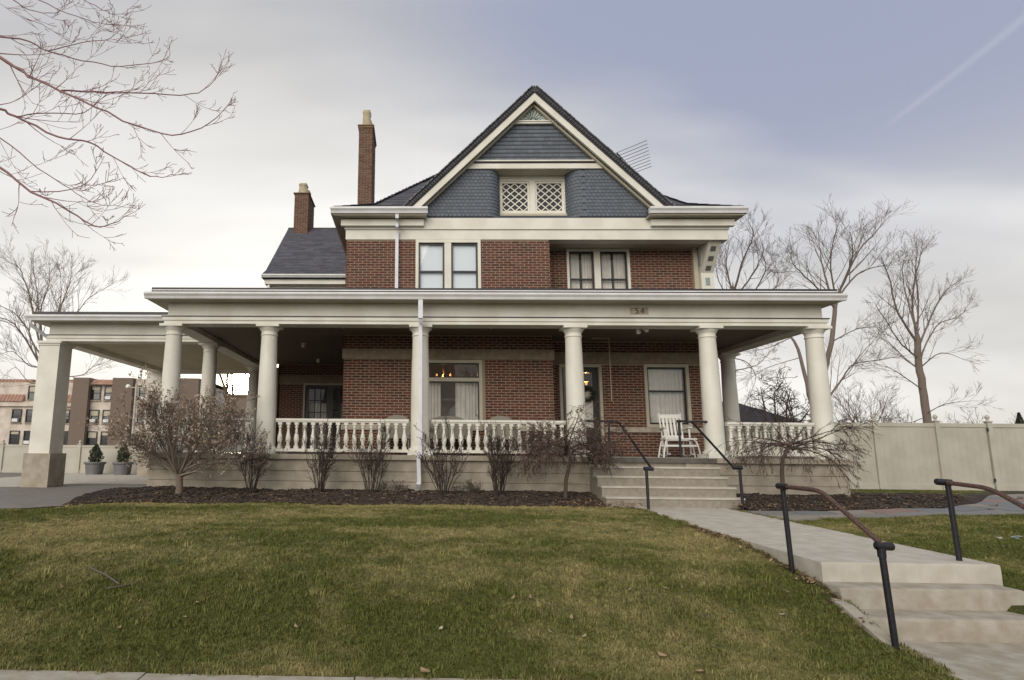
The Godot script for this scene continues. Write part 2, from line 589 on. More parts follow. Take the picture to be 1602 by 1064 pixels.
# ------------------------------------------------------------------ columns and rails
func column_at(x: float, d: float, proto: Node3D) -> Node3D:
	if proto == null:
		var mb := MB.new()
		var top := 4.24 - FLOOR
		mb.lathe([Vector2(0.235, 0.085), Vector2(0.245, 0.11), Vector2(0.235, 0.14), Vector2(0.205, 0.155), Vector2(0.199, 0.20), Vector2(0.197, 0.6), Vector2(0.193, 1.2), Vector2(0.184, 1.8), Vector2(0.172, 2.3), Vector2(0.168, top - 0.235)], 32)
		var c := part("column", mb, M.cream, house)
		var b := MB.new()
		b.box(-0.26, 0.26, 0.0, 0.085, -0.26, 0.26)
		part("base", b, M.cream, c)
		var k := MB.new()
		k.lathe([Vector2(0.168, top - 0.235), Vector2(0.184, top - 0.228), Vector2(0.186, top - 0.213), Vector2(0.172, top - 0.205), Vector2(0.172, top - 0.15), Vector2(0.182, top - 0.135), Vector2(0.215, top - 0.085), Vector2(0.228, top - 0.06), Vector2(0.228, top - 0.055)], 32)
		k.box(-0.245, 0.245, top - 0.055, top, -0.245, 0.245)
		part("capital", k, M.cream, c)
		c.position = Vector3(x, FLOOR, -d) - house.position
		return c
	var o := proto.duplicate()
	house.add_child(o, true)
	o.position = Vector3(x, FLOOR, -d) - house.position
	return o

var baluster_mesh: ArrayMesh

func railing(a: Vector3, b: Vector3) -> void:
	var dir := (b - a)
	var length := dir.length()
	dir = dir.normalized()
	var side := dir.cross(Vector3.UP)
	var bas := Basis(dir, Vector3.UP, -side)
	var mb := MB.new()
	var mid := (a + b) * 0.5
	mb.obox(mid + Vector3(0, 0.715, 0), Vector3(length, 0.045, 0.15), bas)
	mb.obox(mid + Vector3(0, 0.678, 0), Vector3(length, 0.03, 0.105), bas)
	var r := hp("railing", mb, M.cream)
	var lo := MB.new()
	lo.obox(mid + Vector3(0, 0.085, 0), Vector3(length, 0.06, 0.12), bas)
	sub("bottom_rail", lo, M.cream, r)
	if baluster_mesh == null:
		var k := MB.new()
		var h := 0.55
		k.box(-0.047, 0.047, 0, 0.06, -0.047, 0.047)
		k.lathe([Vector2(0.03, 0.06), Vector2(0.044, 0.075), Vector2(0.03, 0.09), Vector2(0.038, 0.12), Vector2(0.052, 0.17), Vector2(0.055, 0.21), Vector2(0.046, 0.27), Vector2(0.03, 0.34), Vector2(0.024, 0.41), Vector2(0.027, 0.435), Vector2(0.04, 0.445), Vector2(0.04, 0.46), Vector2(0.027, 0.47), Vector2(0.033, h - 0.05)], 14)
		k.box(-0.043, 0.043, h - 0.055, h, -0.043, 0.043)
		baluster_mesh = k.mesh()
	var cnt := int(round(length / 0.178))
	for i in cnt:
		var o := MeshInstance3D.new()
		o.name = "baluster"
		o.mesh = baluster_mesh
		o.material_override = M.cream
		o.position = a + dir * (length * (i + 0.5) / cnt) + Vector3(0, 0.114, 0)
		o.rotation.y = -atan2(dir.z, dir.x)
		r.add_child(o, true)

const GUTTER := [[0.12, 0.0], [0.05, 0.0], [0.035, 0.05], [0.0, 0.095], [0.0, 0.135], [0.012, 0.135], [0.012, 0.125], [0.12, 0.125]]

func gutter_x(mb: MB, x0: float, x1: float, y: float, d: float, k := 1.0) -> void:     # d: front lip
	var p := PackedVector2Array()
	for q in GUTTER:
		p.append(Vector2(d + q[0] * k, y + q[1] * k))
	mb.along_x(p, x0, x1)

# ------------------------------------------------------------------ the house
func build_house() -> void:
	house = thing("brick_house", "red brick house with white columned porch, slate blue gable and carport, number 54", "house", Vector3(1.6, 0.6, -15.0))
	for k in 7:
		var m: StandardMaterial3D = M.brick.duplicate()
		m.albedo_color = brick_tone().linear_to_srgb()
		brick_mats.append(m)
	build_porch()
	build_walls()
	build_carport()
	build_eaves_and_roof()
	build_gable()
	build_wing()

func build_porch() -> void:
	# foundation with painted block courses
	var core := MB.new()
	core.bd(-5.48, 8.67, 0.2, 1.40, 13.33, 15.4)
	core.bd(-5.48, -1.75, 0.2, 1.40, 15.4, 20.9)
	core.bd(7.25, 8.67, 0.2, 1.40, 15.4, 17.7)
	var f := hp("foundation", core, M.taupe)
	var ys := [[0.45, 0.562], [0.568, 0.76], [0.768, 0.957], [0.968, 1.160], [1.172, 1.398]]
	for i in ys.size():
		var x := -5.5
		while x < 8.68:
			var w := 1.22 if i % 2 == 0 else 1.02
			var e := minf(x + w, 8.69)
			if 8.69 - e < 0.3: e = 8.69
			if not (x > 3.45 and e < 6.1):
				var b := MB.new()
				b.bd(x + 0.0015, e - 0.0015, ys[i][0], ys[i][1], 13.30 + R.randf_range(-0.004, 0.004), 13.36)
				sub("foundation_block", b, M.taupe, f)
			x = e
	var fl := MB.new()
	fl.bd(-5.46, 8.65, 1.402, FLOOR, 13.26, 15.35)
	fl.bd(-5.46, -1.8, 1.402, FLOOR, 15.35, 20.85)
	fl.bd(3.25, 8.65, 1.402, FLOOR, 15.35, 17.7)
	hp("porch_floor", fl, M.floor_paint)
	var cp := MB.new()
	cp.bd(-5.56, 3.46, 1.405, FLOOR + 0.004, 13.23, 13.82)
	cp.bd(6.08, 8.75, 1.405, FLOOR + 0.004, 13.23, 13.82)
	cp.bd(8.2, 8.75, 1.405, FLOOR + 0.004, 13.82, 17.75)
	cp.bd(-5.56, -5.0, 1.405, FLOOR + 0.004, 13.82, 20.8)
	hp("porch_cap", cp, M.taupe)
	# steps up to the porch
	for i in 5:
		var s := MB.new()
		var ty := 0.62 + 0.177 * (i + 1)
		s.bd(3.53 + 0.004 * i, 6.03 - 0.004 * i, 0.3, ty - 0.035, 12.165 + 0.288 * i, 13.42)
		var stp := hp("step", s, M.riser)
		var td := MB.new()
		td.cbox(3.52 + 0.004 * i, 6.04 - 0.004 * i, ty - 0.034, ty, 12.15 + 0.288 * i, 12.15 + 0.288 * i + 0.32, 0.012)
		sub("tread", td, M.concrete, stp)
	# columns
	var proto := column_at(-5.24, 13.55, null)
	for x in [-3.155, 0.113, 3.375, 6.2, 8.435]:
		column_at(x, 13.55, proto)
	column_at(-5.24, 16.05, proto)
	column_at(-5.24, 20.55, proto)
	column_at(8.435, 17.35, proto)
	# rails
	var z := -13.52
	railing(Vector3(-4.98, FLOOR, z), Vector3(-3.40, FLOOR, z))
	railing(Vector3(-2.92, FLOOR, z), Vector3(-0.13, FLOOR, z))
	railing(Vector3(0.35, FLOOR, z), Vector3(3.14, FLOOR, z))
	railing(Vector3(6.44, FLOOR, z), Vector3(8.2, FLOOR, z))
	railing(Vector3(8.435, FLOOR, -13.8), Vector3(8.435, FLOOR, -17.1))
	railing(Vector3(-5.24, FLOOR, -13.8), Vector3(-5.24, FLOOR, -15.8))
	# entablature
	var ar := MB.new()
	ar.bd(-5.40, 8.60, 4.24, 4.312, 13.34, 13.76)
	ar.bd(-5.43, 8.63, 4.312, 4.385, 13.315, 13.76)
	ar.bd(-5.42, -5.04, 4.24, 4.385, 13.76, 20.9)
	ar.bd(8.24, 8.62, 4.24, 4.385, 13.76, 17.7)
	hp("architrave", ar, M.cream)
	var fs := MB.new()
	fs.bd(-5.45, 8.65, 4.386, 4.406, 13.30, 13.7)
	hp("drip_flashing", fs, M.dark_metal)
	var fr := MB.new()
	fr.bd(-5.34, 8.54, 4.407, 4.70, 13.37, 13.7)
	fr.bd(-5.34, -5.1, 4.386, 4.70, 13.7, 20.9)
	fr.bd(8.3, 8.54, 4.386, 4.70, 13.7, 17.7)
	hp("frieze", fr, M.cream)
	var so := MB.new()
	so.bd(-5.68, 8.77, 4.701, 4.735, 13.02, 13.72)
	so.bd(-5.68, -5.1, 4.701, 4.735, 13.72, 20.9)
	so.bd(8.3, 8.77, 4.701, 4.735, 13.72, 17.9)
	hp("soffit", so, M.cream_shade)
	var gu := MB.new()
	gutter_x(gu, -5.70, 8.80, 4.70, 12.90)
	hp("gutter", gu, M.gutter)
	var ro := MB.new()
	ro.bd(-5.60, 8.70, 4.74, 4.865, 13.03, 15.28)
	ro.bd(-5.60, -1.75, 4.74, 4.865, 15.28, 21.0)
	ro.bd(7.22, 8.70, 4.74, 4.865, 15.28, 17.9)
	ro.bd(3.3, 7.22, 4.74, 4.865, 15.28, 16.08)
	ro.bd(-5.60, 8.70, 4.866, 4.965, 13.06, 13.16)
	ro.bd(-5.60, -5.5, 4.866, 4.965, 13.16, 21.0)
	ro.bd(8.60, 8.70, 4.866, 4.965, 13.16, 17.9)
	var rf := hp("porch_roof", ro, M.dark_metal)
	var band := MB.new()
	band.bd(-5.58, 8.68, 4.895, 4.918, 13.045, 13.06)
	sub("metal_edge", band, M.gutter, rf)
	# ceiling boards
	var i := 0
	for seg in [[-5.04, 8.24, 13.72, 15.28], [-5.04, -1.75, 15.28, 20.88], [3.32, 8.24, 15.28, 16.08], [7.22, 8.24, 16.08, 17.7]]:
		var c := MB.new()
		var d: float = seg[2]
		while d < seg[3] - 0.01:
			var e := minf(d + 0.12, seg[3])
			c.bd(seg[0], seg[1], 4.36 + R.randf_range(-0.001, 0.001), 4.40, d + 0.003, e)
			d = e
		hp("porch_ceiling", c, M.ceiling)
		i += 1
	# downpipe at the third column
	var dp := MB.new()
	dp.bd(0.06, 0.155, 4.3, 4.72, 12.96, 13.03)
	dp.bd(0.070, 0.146, 1.50, 4.3, 13.165, 13.225)
	dp.obox(Vector3(0.107, 4.30, -13.09), Vector3(0.08, 0.066, 0.24), Basis(Vector3.RIGHT, 0.55))
	dp.obox(Vector3(0.095, 1.48, -13.165), Vector3(0.09, 0.12, 0.07), Basis(Vector3.RIGHT, -0.5))
	dp.obox(Vector3(0.085, 1.19, -13.145), Vector3(0.076, 0.50, 0.06), Basis(Vector3(0, 0, 1), 0.035))
	dp.obox(Vector3(0.062, 0.885, -13.06), Vector3(0.078, 0.24, 0.062), Basis(Vector3(0, 0, 1), -0.22) * Basis(Vector3.RIGHT, 0.85))
	hp("downpipe", dp, M.white_blue)
	# house number
	var np := MB.new()
	np.bd(4.545, 4.925, 4.485, 4.628, 13.355, 13.372)
	var plate := hp("number_plate", np, M.plate)
	for q in [["5", 4.683], ["4", 4.797]]:
		var tm := TextMesh.new()
		var font := SystemFont.new()
		font.font_names = PackedStringArray(["Droid Sans"])
		tm.font = font
		tm.text = q[0]
		tm.font_size = 64
		tm.pixel_size = 0.0026
		tm.depth = 0.012
		tm.curve_step = 2.0
		var o := MeshInstance3D.new()
		o.name = "digit"
		o.mesh = tm
		o.material_override = M.black_sash
		plate.add_child(o, true)
		o.position = Vector3(q[1], 4.556, -13.352)
	for x in [4.575, 4.90]:
		var sc := MB.new()
		sc.rod(Vector3(x, 4.556, -13.36), Vector3(x, 4.556, -13.35), 0.007)
		sub("screw", sc, M.dark_metal, plate)
	# twin flood lamp under the beam
	var fb := MB.new()
	fb.lathe([Vector2(0.0, 4.30), Vector2(0.06, 4.30), Vector2(0.06, 4.36)], 16, Vector3(4.90, 0, -13.86))
	fb.rod(Vector3(4.90, 4.31, -13.86), Vector3(4.85, 4.26, -13.83), 0.014)
	fb.rod(Vector3(4.90, 4.31, -13.86), Vector3(4.95, 4.27, -13.83), 0.014)
	var flood := hp("flood_lamp", fb, M.white)
	for q in [[Vector3(4.85, 4.265, -13.83), Vector3(-0.15, -0.75, 0.6)], [Vector3(4.95, 4.275, -13.83), Vector3(0.55, -0.5, 0.6)]]:
		var hd := MB.new()
		var dir: Vector3 = q[1].normalized()
		var pp := PackedVector3Array()
		for t in [0.0, 0.05, 0.1, 0.13, 0.145]:
			pp.append(q[0] + dir * t)
		hd.tube(pp, PackedFloat32Array([0.028, 0.034, 0.05, 0.054, 0.03]), 14, true)
		sub("lamp_head", hd, M.white, flood)
	# small ceiling lamps and the plant hooks
	for q in [Vector3(-2.95, 4.36, -16.6), Vector3(-3.0, 4.36, -19.6)]:
		var cl := MB.new()
		cl.lathe([Vector2(0.0, -0.12), Vector2(0.05, -0.10), Vector2(0.062, -0.06), Vector2(0.045, -0.025), Vector2(0.06, -0.01), Vector2(0.06, 0.0)], 14, q)
		hp("ceiling_lamp", cl, M.white)
	for q in [Vector3(-4.05, 4.36, -13.95), Vector3(-1.62, 4.36, -13.95), Vector3(1.66, 4.36, -13.95)]:
		var hk := MB.new()
		var pp := PackedVector3Array([q, q + Vector3(0, -0.07, 0), q + Vector3(0.018, -0.1, 0), q + Vector3(0.03, -0.08, 0)])
		hk.tube(pp, PackedFloat32Array([0.008, 0.008, 0.008, 0.007]), 6, true)
		hp("plant_hook", hk, M.white)

func build_walls() -> void:
	var low_holes := [[-0.03, 1.61, 2.20, 3.757]]
	var up_holes := [[0.0, 1.61, 5.25, 6.77]]
	var door_holes := [[3.62, 4.68, FLOOR, 3.777], [5.73, 6.84, 2.214, 3.787]]
	var upr_holes := [[3.91, 5.525, 5.3, 6.792]]
	var rest := MB.new()
	# bay, both storeys
	var a := MB.new()
	wall(a, -1.725, 3.305, 0.6, 4.9, 15.30, 15.55, low_holes)
	var bay := hp("lower_wall", a, M.mortar)
	var b := MB.new()
	wall(b, -1.725, 3.305, 4.9, 7.3, 15.30, 15.55, up_holes)
	var up := hp("upper_wall", b, M.mortar)
	bricks(rest, Vector3(-1.725, 0, -15.302), Vector3.RIGHT, Vector3(0, 0, 1), 5.03, FLOOR, 4.36, local_holes([[-0.1, 1.68, 2.07, 3.757], [-1.8, 3.4, 2.066, 2.205], [-1.8, 3.4, 3.757, 4.02]], -1.725))
	bricks(rest, Vector3(-1.725, 0, -15.302), Vector3.RIGHT, Vector3(0, 0, 1), 5.03, 5.0, 6.77, local_holes(up_holes, -1.725), up, 5.68)
	# set-back part on the right
	var c := MB.new()
	wall(c, 3.305, 7.2, 0.6, 4.9, 16.10, 16.35, door_holes)
	hp("entrance_wall", c, M.mortar)
	var e := MB.new()
	wall(e, 3.305, 7.2, 4.9, 7.3, 16.10, 16.35, upr_holes)
	hp("set_back_wall", e, M.mortar)
	bricks(rest, Vector3(3.305, 0, -16.102), Vector3.RIGHT, Vector3(0, 0, 1), 3.895, FLOOR, 4.36, local_holes([[3.62, 4.68, FLOOR, 3.79], [5.73, 6.84, 2.08, 3.79], [4.7, 7.2, 2.087, 2.212], [3.2, 7.3, 3.79, 4.067]], 3.305))
	bricks(rest, Vector3(3.305, 0, -16.102), Vector3.RIGHT, Vector3(0, 0, 1), 3.895, 5.2, 6.74, local_holes(upr_holes, 3.305))
	# side walls, back wall, floors between the storeys
	var s := MB.new()
	s.bd(-1.72, -1.48, 0.6, 7.3, 15.55, 25.3)
	s.bd(6.95, 7.19, 0.6, 7.3, 16.35, 25.3)
	s.bd(3.06, 3.30, 0.6, 7.3, 15.55, 16.35)
	s.bd(-1.72, 7.19, 0.6, 7.3, 25.3, 25.5)
	hp("side_wall", s, M.mortar)
	bricks(rest, Vector3(3.306, 0, -15.3), Vector3(0, 0, -1), Vector3.RIGHT, 0.8, FLOOR, 6.76, [])
	bricks(rest, Vector3(7.196, 0, -16.1), Vector3(0, 0, -1), Vector3.RIGHT, 9.3, 0.9, 7.2, [])
	bricks(rest, Vector3(-1.726, 0, -20.9), Vector3(0, 0, 1), Vector3.LEFT, 5.6, FLOOR, 7.2, [])
	hp("brickwork", rest, M.brick, null, true)
	var fl := MB.new()
	fl.bd(-1.48, 6.95, 1.2, 1.45, 15.56, 25.3)
	fl.bd(-1.48, 6.95, 4.45, 4.75, 15.56, 25.3)
	fl.bd(-1.48, 6.95, 7.0, 7.2, 15.6, 25.3)
	fl.bd(-1.48, 6.95, 1.45, 4.45, 19.4, 19.5)
	fl.bd(-1.48, 6.95, 4.75, 7.0, 19.4, 19.5)
	hp("inner_floor", fl, M.room)
	# stone bands
	var st := MB.new()
	st.bd(-1.76, 3.34, 3.765, 4.012, 15.25, 15.32)
	st.bd(3.34, 7.22, 3.80, 4.062, 16.05, 16.12)
	hp("stone_band", st, M.stone)
	var sl := MB.new()
	sl.bd(-1.75, 3.33, 2.07, 2.198, 15.255, 15.33)
	var x := 4.72
	while x < 7.2:
		sl.bd(x + 0.004, minf(x + 0.83, 7.21), 2.09, 2.21, 16.055, 16.13)
		x += 0.83
	hp("sill_course", sl, M.sill)
	# picture window of the bay
	var fr := MB.new()
	fr.frame(-0.03, 1.61, 2.20, 3.757, 0.075, 15.27, 15.40)
	fr.bd(0.045, 1.535, 3.238, 3.325, 15.285, 15.39)
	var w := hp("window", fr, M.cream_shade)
	var bs := MB.new()
	bs.frame(0.046, 1.534, 3.326, 3.681, 0.028, 15.33, 15.37)
	bs.frame(0.046, 1.534, 2.276, 3.237, 0.028, 15.33, 15.37)
	sub("sash", bs, M.black_sash, w)
	pane(0.074, 1.506, 3.354, 3.653, 15.35, w)
	pane(0.074, 1.506, 2.304, 3.209, 15.35, w)
	pane(0.074, 1.506, 2.304, 3.209, 15.338, w)
	var cu := MB.new()
	drape(cu, 0.05, 0.62, 2.22, 3.22, 15.50, 6, 0.02)
	drape(cu, 0.98, 1.53, 2.22, 3.22, 15.50, 6, 0.02)
	sub("curtain", cu, M.curtain, w)
	# front door with its side light
	var df := MB.new()
	df.bd(3.62, 3.69, FLOOR, 3.777, 16.06, 16.25)
	df.bd(4.61, 4.68, FLOOR, 3.777, 16.06, 16.25)
	df.bd(3.69, 4.61, 3.70, 3.777, 16.06, 16.25)
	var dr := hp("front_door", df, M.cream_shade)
	var leaf := MB.new()
	leaf.frame(3.98, 4.61, FLOOR + 0.01, 3.70, 0.13, 16.17, 16.22)
	leaf.bd(3.69, 3.74, FLOOR, 3.70, 16.16, 16.22)
	leaf.bd(3.93, 3.98, FLOOR, 3.70, 16.16, 16.22)
	leaf.bd(3.74, 3.93, FLOOR, 2.0, 16.17, 16.21)
	leaf.bd(4.11, 4.48, FLOOR + 0.14, 2.2, 16.18, 16.21)
	sub("door_leaf", leaf, M.dark_wood, dr)
	pane(4.11, 4.48, 2.2, 3.57, 16.195, dr)
	pane(3.74, 3.93, 2.0, 3.70, 16.195, dr)
	var dc := MB.new()
	drape(dc, 4.12, 4.47, 2.2, 3.1, 16.235, 5, 0.008)
	sub("curtain", dc, M.curtain, dr)
	var kn := MB.new()
	kn.lathe([Vector2(0.0, -0.03), Vector2(0.03, -0.015), Vector2(0.03, 0.015), Vector2(0.0, 0.03)], 12, Vector3(4.04, 2.45, -16.13))
	sub("handle", kn, M.gutter, dr)
	# window beside the door
	var wf := MB.new()
	wf.frame(5.73, 6.84, 2.214, 3.787, 0.075, 16.06, 16.25)
	var w2 := hp("window", wf, M.cream_shade)
	var ws := MB.new()
	ws.frame(5.806, 6.764, 2.29, 3.711, 0.045, 16.14, 16.19)
	ws.bd(5.85, 6.72, 3.09, 3.135, 16.135, 16.19)
	sub("sash", ws, M.black_sash, w2)
	pane(5.85, 6.72, 2.335, 3.09, 16.17, w2)
	pane(5.85, 6.72, 2.335, 3.666, 16.145, w2)
	pane(5.85, 6.72, 3.135, 3.666, 16.16, w2)
	var wc := MB.new()
	drape(wc, 5.82, 6.74, 2.25, 3.70, 16.30, 9, 0.018)
	sub("curtain", wc, M.curtain, w2)
	# upper windows
	var ul := MB.new()
	ul.frame(0.0, 1.61, 5.25, 6.77, 0.072, 15.265, 15.42)
	ul.bd(0.715, 0.88, 5.322, 6.698, 15.27, 15.42)
	hp("window_frame", ul, M.cream)
	for q in [[0.073, 0.714], [0.881, 1.537]]:
		var sw := double_hung("window", q[0], q[1], 5.323, 6.697, 15.325, 5.965)
		var sh := MB.new()
		sh.bd(q[0] + 0.02, q[1] - 0.02, 5.34, 6.68, 15.40, 15.405)
		sub("roller_shade", sh, M.shade, sw)
	var ur := MB.new()
	ur.frame(3.91, 5.525, 5.3, 6.792, 0.062, 16.06, 16.22)
	ur.bd(4.612, 4.77, 5.362, 6.73, 16.065, 16.22)
	hp("window_frame", ur, M.cream)
	for q in [[3.973, 4.611], [4.771, 5.462]]:
		var sw := double_hung("window", q[0], q[1], 5.363, 6.73, 16.12, 5.99)
		var cm := MB.new()
		var xm: float = (q[0] + q[1]) * 0.5
		drape(cm, q[0], xm - 0.03, 5.37, 6.72, 16.24, 5, 0.012)
		drape(cm, xm + 0.04, q[1], 5.37, 6.72, 16.24, 5, 0.012)
		sub("curtain", cm, M.curtain, sw)
	# frieze boards and the ceiling of the set-back part
	var fb := MB.new()
	fb.bd(-1.75, 7.685, 6.775, 7.03, 15.27, 15.6)
	fb.bd(-1.78, 7.71, 7.031, 7.32, 15.235, 15.6)
	hp("frieze_board", fb, M.cream)
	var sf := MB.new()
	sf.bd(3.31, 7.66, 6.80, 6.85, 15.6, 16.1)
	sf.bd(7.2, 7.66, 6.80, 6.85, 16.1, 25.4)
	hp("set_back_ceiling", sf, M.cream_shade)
	var tr := MB.new()
	tr.bd(7.12, 7.23, 4.9, 6.8, 16.0, 16.12)
	hp("corner_board", tr, M.cream_shade)
	# the openwork bracket at the corner
	var br := MB.new()
	br.bd(7.24, 7.56, 5.0, 6.10, 15.90, 16.18)
	var side := PackedVector2Array([Vector2(15.90, 6.10), Vector2(15.33, 6.80), Vector2(15.33, 6.775), Vector2(15.30, 6.775), Vector2(15.30, 6.80)])
	br.along_x(PackedVector2Array([Vector2(15.92, 6.10), Vector2(16.18, 6.10), Vector2(16.18, 6.80), Vector2(15.36, 6.80)]), 7.255, 7.56)
	var bk := hp("bracket", br, M.cream)
	for k in 3:
		var t := 0.16 + 0.29 * k
		var q := Vector3(7.405, lerpf(6.10, 6.80, t), -lerpf(15.92, 15.36, t))
		var ins := MB.new()
		ins.obox(q, Vector3(0.13, 0.13, 0.012), Basis(Vector3.RIGHT, atan2(0.56, 0.70)))
		sub("inset_panel", ins, M.slate, bk).set_meta("label", "small dark green square inset")
	var ip := MB.new()
	ip.bd(7.345, 7.455, 5.78, 5.98, 15.892, 15.905)
	sub("inset_panel", ip, M.slate, bk)
	var ip2 := MB.new()
	ip2.box(7.235, 7.245, 6.3, 6.6, -16.05, -15.9)
	sub("inset_panel", ip2, M.slate, bk)
	for o in bk.get_children():
		var mm: StandardMaterial3D = M.slate.duplicate()
		mm.albedo_color = lin(0.13, 0.15, 0.135) if o.get_index() < 3 else lin(0.30, 0.36, 0.38)
		o.material_override = mm

func build_carport() -> void:
	var Z := 15.70
	var X0 := -9.36
	var pl := MB.new()
	pl.bd(-9.49, -8.97, 1.44, 4.18, Z, Z + 0.6)
	var p1 := hp("carport_pillar", pl, M.cream)
	var pb := MB.new()
	pb.bd(-9.56, -8.90, 0.3, 1.44, Z - 0.07, Z + 0.67)
	sub("pillar_base", pb, M.taupe, p1)
	var pc := MB.new()
	pc.bd(-9.54, -8.91, 4.18, 4.238, Z - 0.06, Z + 0.66)
	pc.bd(-9.51, -8.95, 4.13, 4.18, Z - 0.025, Z + 0.625)
	sub("pillar_cap", pc, M.cream, p1)
	var p2 := p1.duplicate()
	house.add_child(p2, true)
	p2.position = p1.position + Vector3(0, 0, -6.6)
	var ar := MB.new()
	ar.bd(X0 + 0.02, -5.44, 4.24, 4.312, Z + 0.02, Z + 0.45)
	ar.bd(X0 - 0.01, -5.44, 4.312, 4.385, Z - 0.005, Z + 0.45)
	ar.bd(X0 + 0.02, -8.98, 4.24, 4.385, Z + 0.45, Z + 6.8)
	ar.bd(X0 + 0.02, -1.75, 4.24, 4.385, Z + 6.8, Z + 7.2)
	hp("carport_architrave", ar, M.cream)
	var fs := MB.new()
	fs.bd(X0 - 0.03, -5.44, 4.386, 4.406, Z - 0.02, Z + 0.4)
	hp("carport_flashing", fs, M.dark_metal)
	var fr := MB.new()
	fr.bd(X0 + 0.06, -5.35, 4.407, 4.70, Z + 0.05, Z + 0.4)
	fr.bd(X0 + 0.06, -9.0, 4.386, 4.70, Z + 0.4, Z + 7.1)
	fr.bd(-9.0, -5.35, 4.386, 4.70, Z + 6.8, Z + 7.1)
	hp("carport_frieze", fr, M.cream)
	var so := MB.new()
	so.bd(X0 - 0.28, -5.69, 4.701, 4.735, Z - 0.3, Z + 0.4)
	so.bd(X0 - 0.28, -9.0, 4.701, 4.735, Z + 0.4, Z + 7.3)
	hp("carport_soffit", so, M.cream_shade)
	var gu := MB.new()
	gutter_x(gu, X0 - 0.32, -5.73, 4.70, Z - 0.42)
	hp("carport_gutter", gu, M.gutter)
	var ro := MB.new()
	ro.bd(X0 - 0.2, -5.69, 4.74, 4.865, Z - 0.29, Z + 7.3)
	ro.bd(X0 - 0.2, -5.69, 4.866, 4.94, Z - 0.27, Z - 0.17)
	hp("carport_roof", ro, M.dark_metal)
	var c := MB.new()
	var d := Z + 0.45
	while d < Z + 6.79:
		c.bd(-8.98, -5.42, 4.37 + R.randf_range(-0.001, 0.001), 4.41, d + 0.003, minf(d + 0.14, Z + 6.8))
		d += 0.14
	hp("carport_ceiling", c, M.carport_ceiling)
	var dp := MB.new()
	var x := X0 - 0.22
	dp.tube(PackedVector3Array([Vector3(x, 4.70, -(Z - 0.33)), Vector3(x, 4.60, -(Z - 0.33)), Vector3(x + 0.28, 4.30, -(Z + 0.1)), Vector3(x + 0.34, 4.20, -(Z + 0.3)), Vector3(-9.54, 3.9, -(Z + 0.72)), Vector3(-9.54, 0.6, -(Z + 0.72))]), PackedFloat32Array([0.045, 0.045, 0.045, 0.045, 0.045, 0.045]), 10)
	hp("carport_downpipe", dp, M.gutter)

const EX0 := -2.07
const EX1 := 7.98
const ED := 14.95
const EY_ := 7.47

func hip_y(t: float) -> float:
	return EY_ + (t * 0.48 if t < 0.93 else 0.4464 + (t - 0.93) * 0.93)

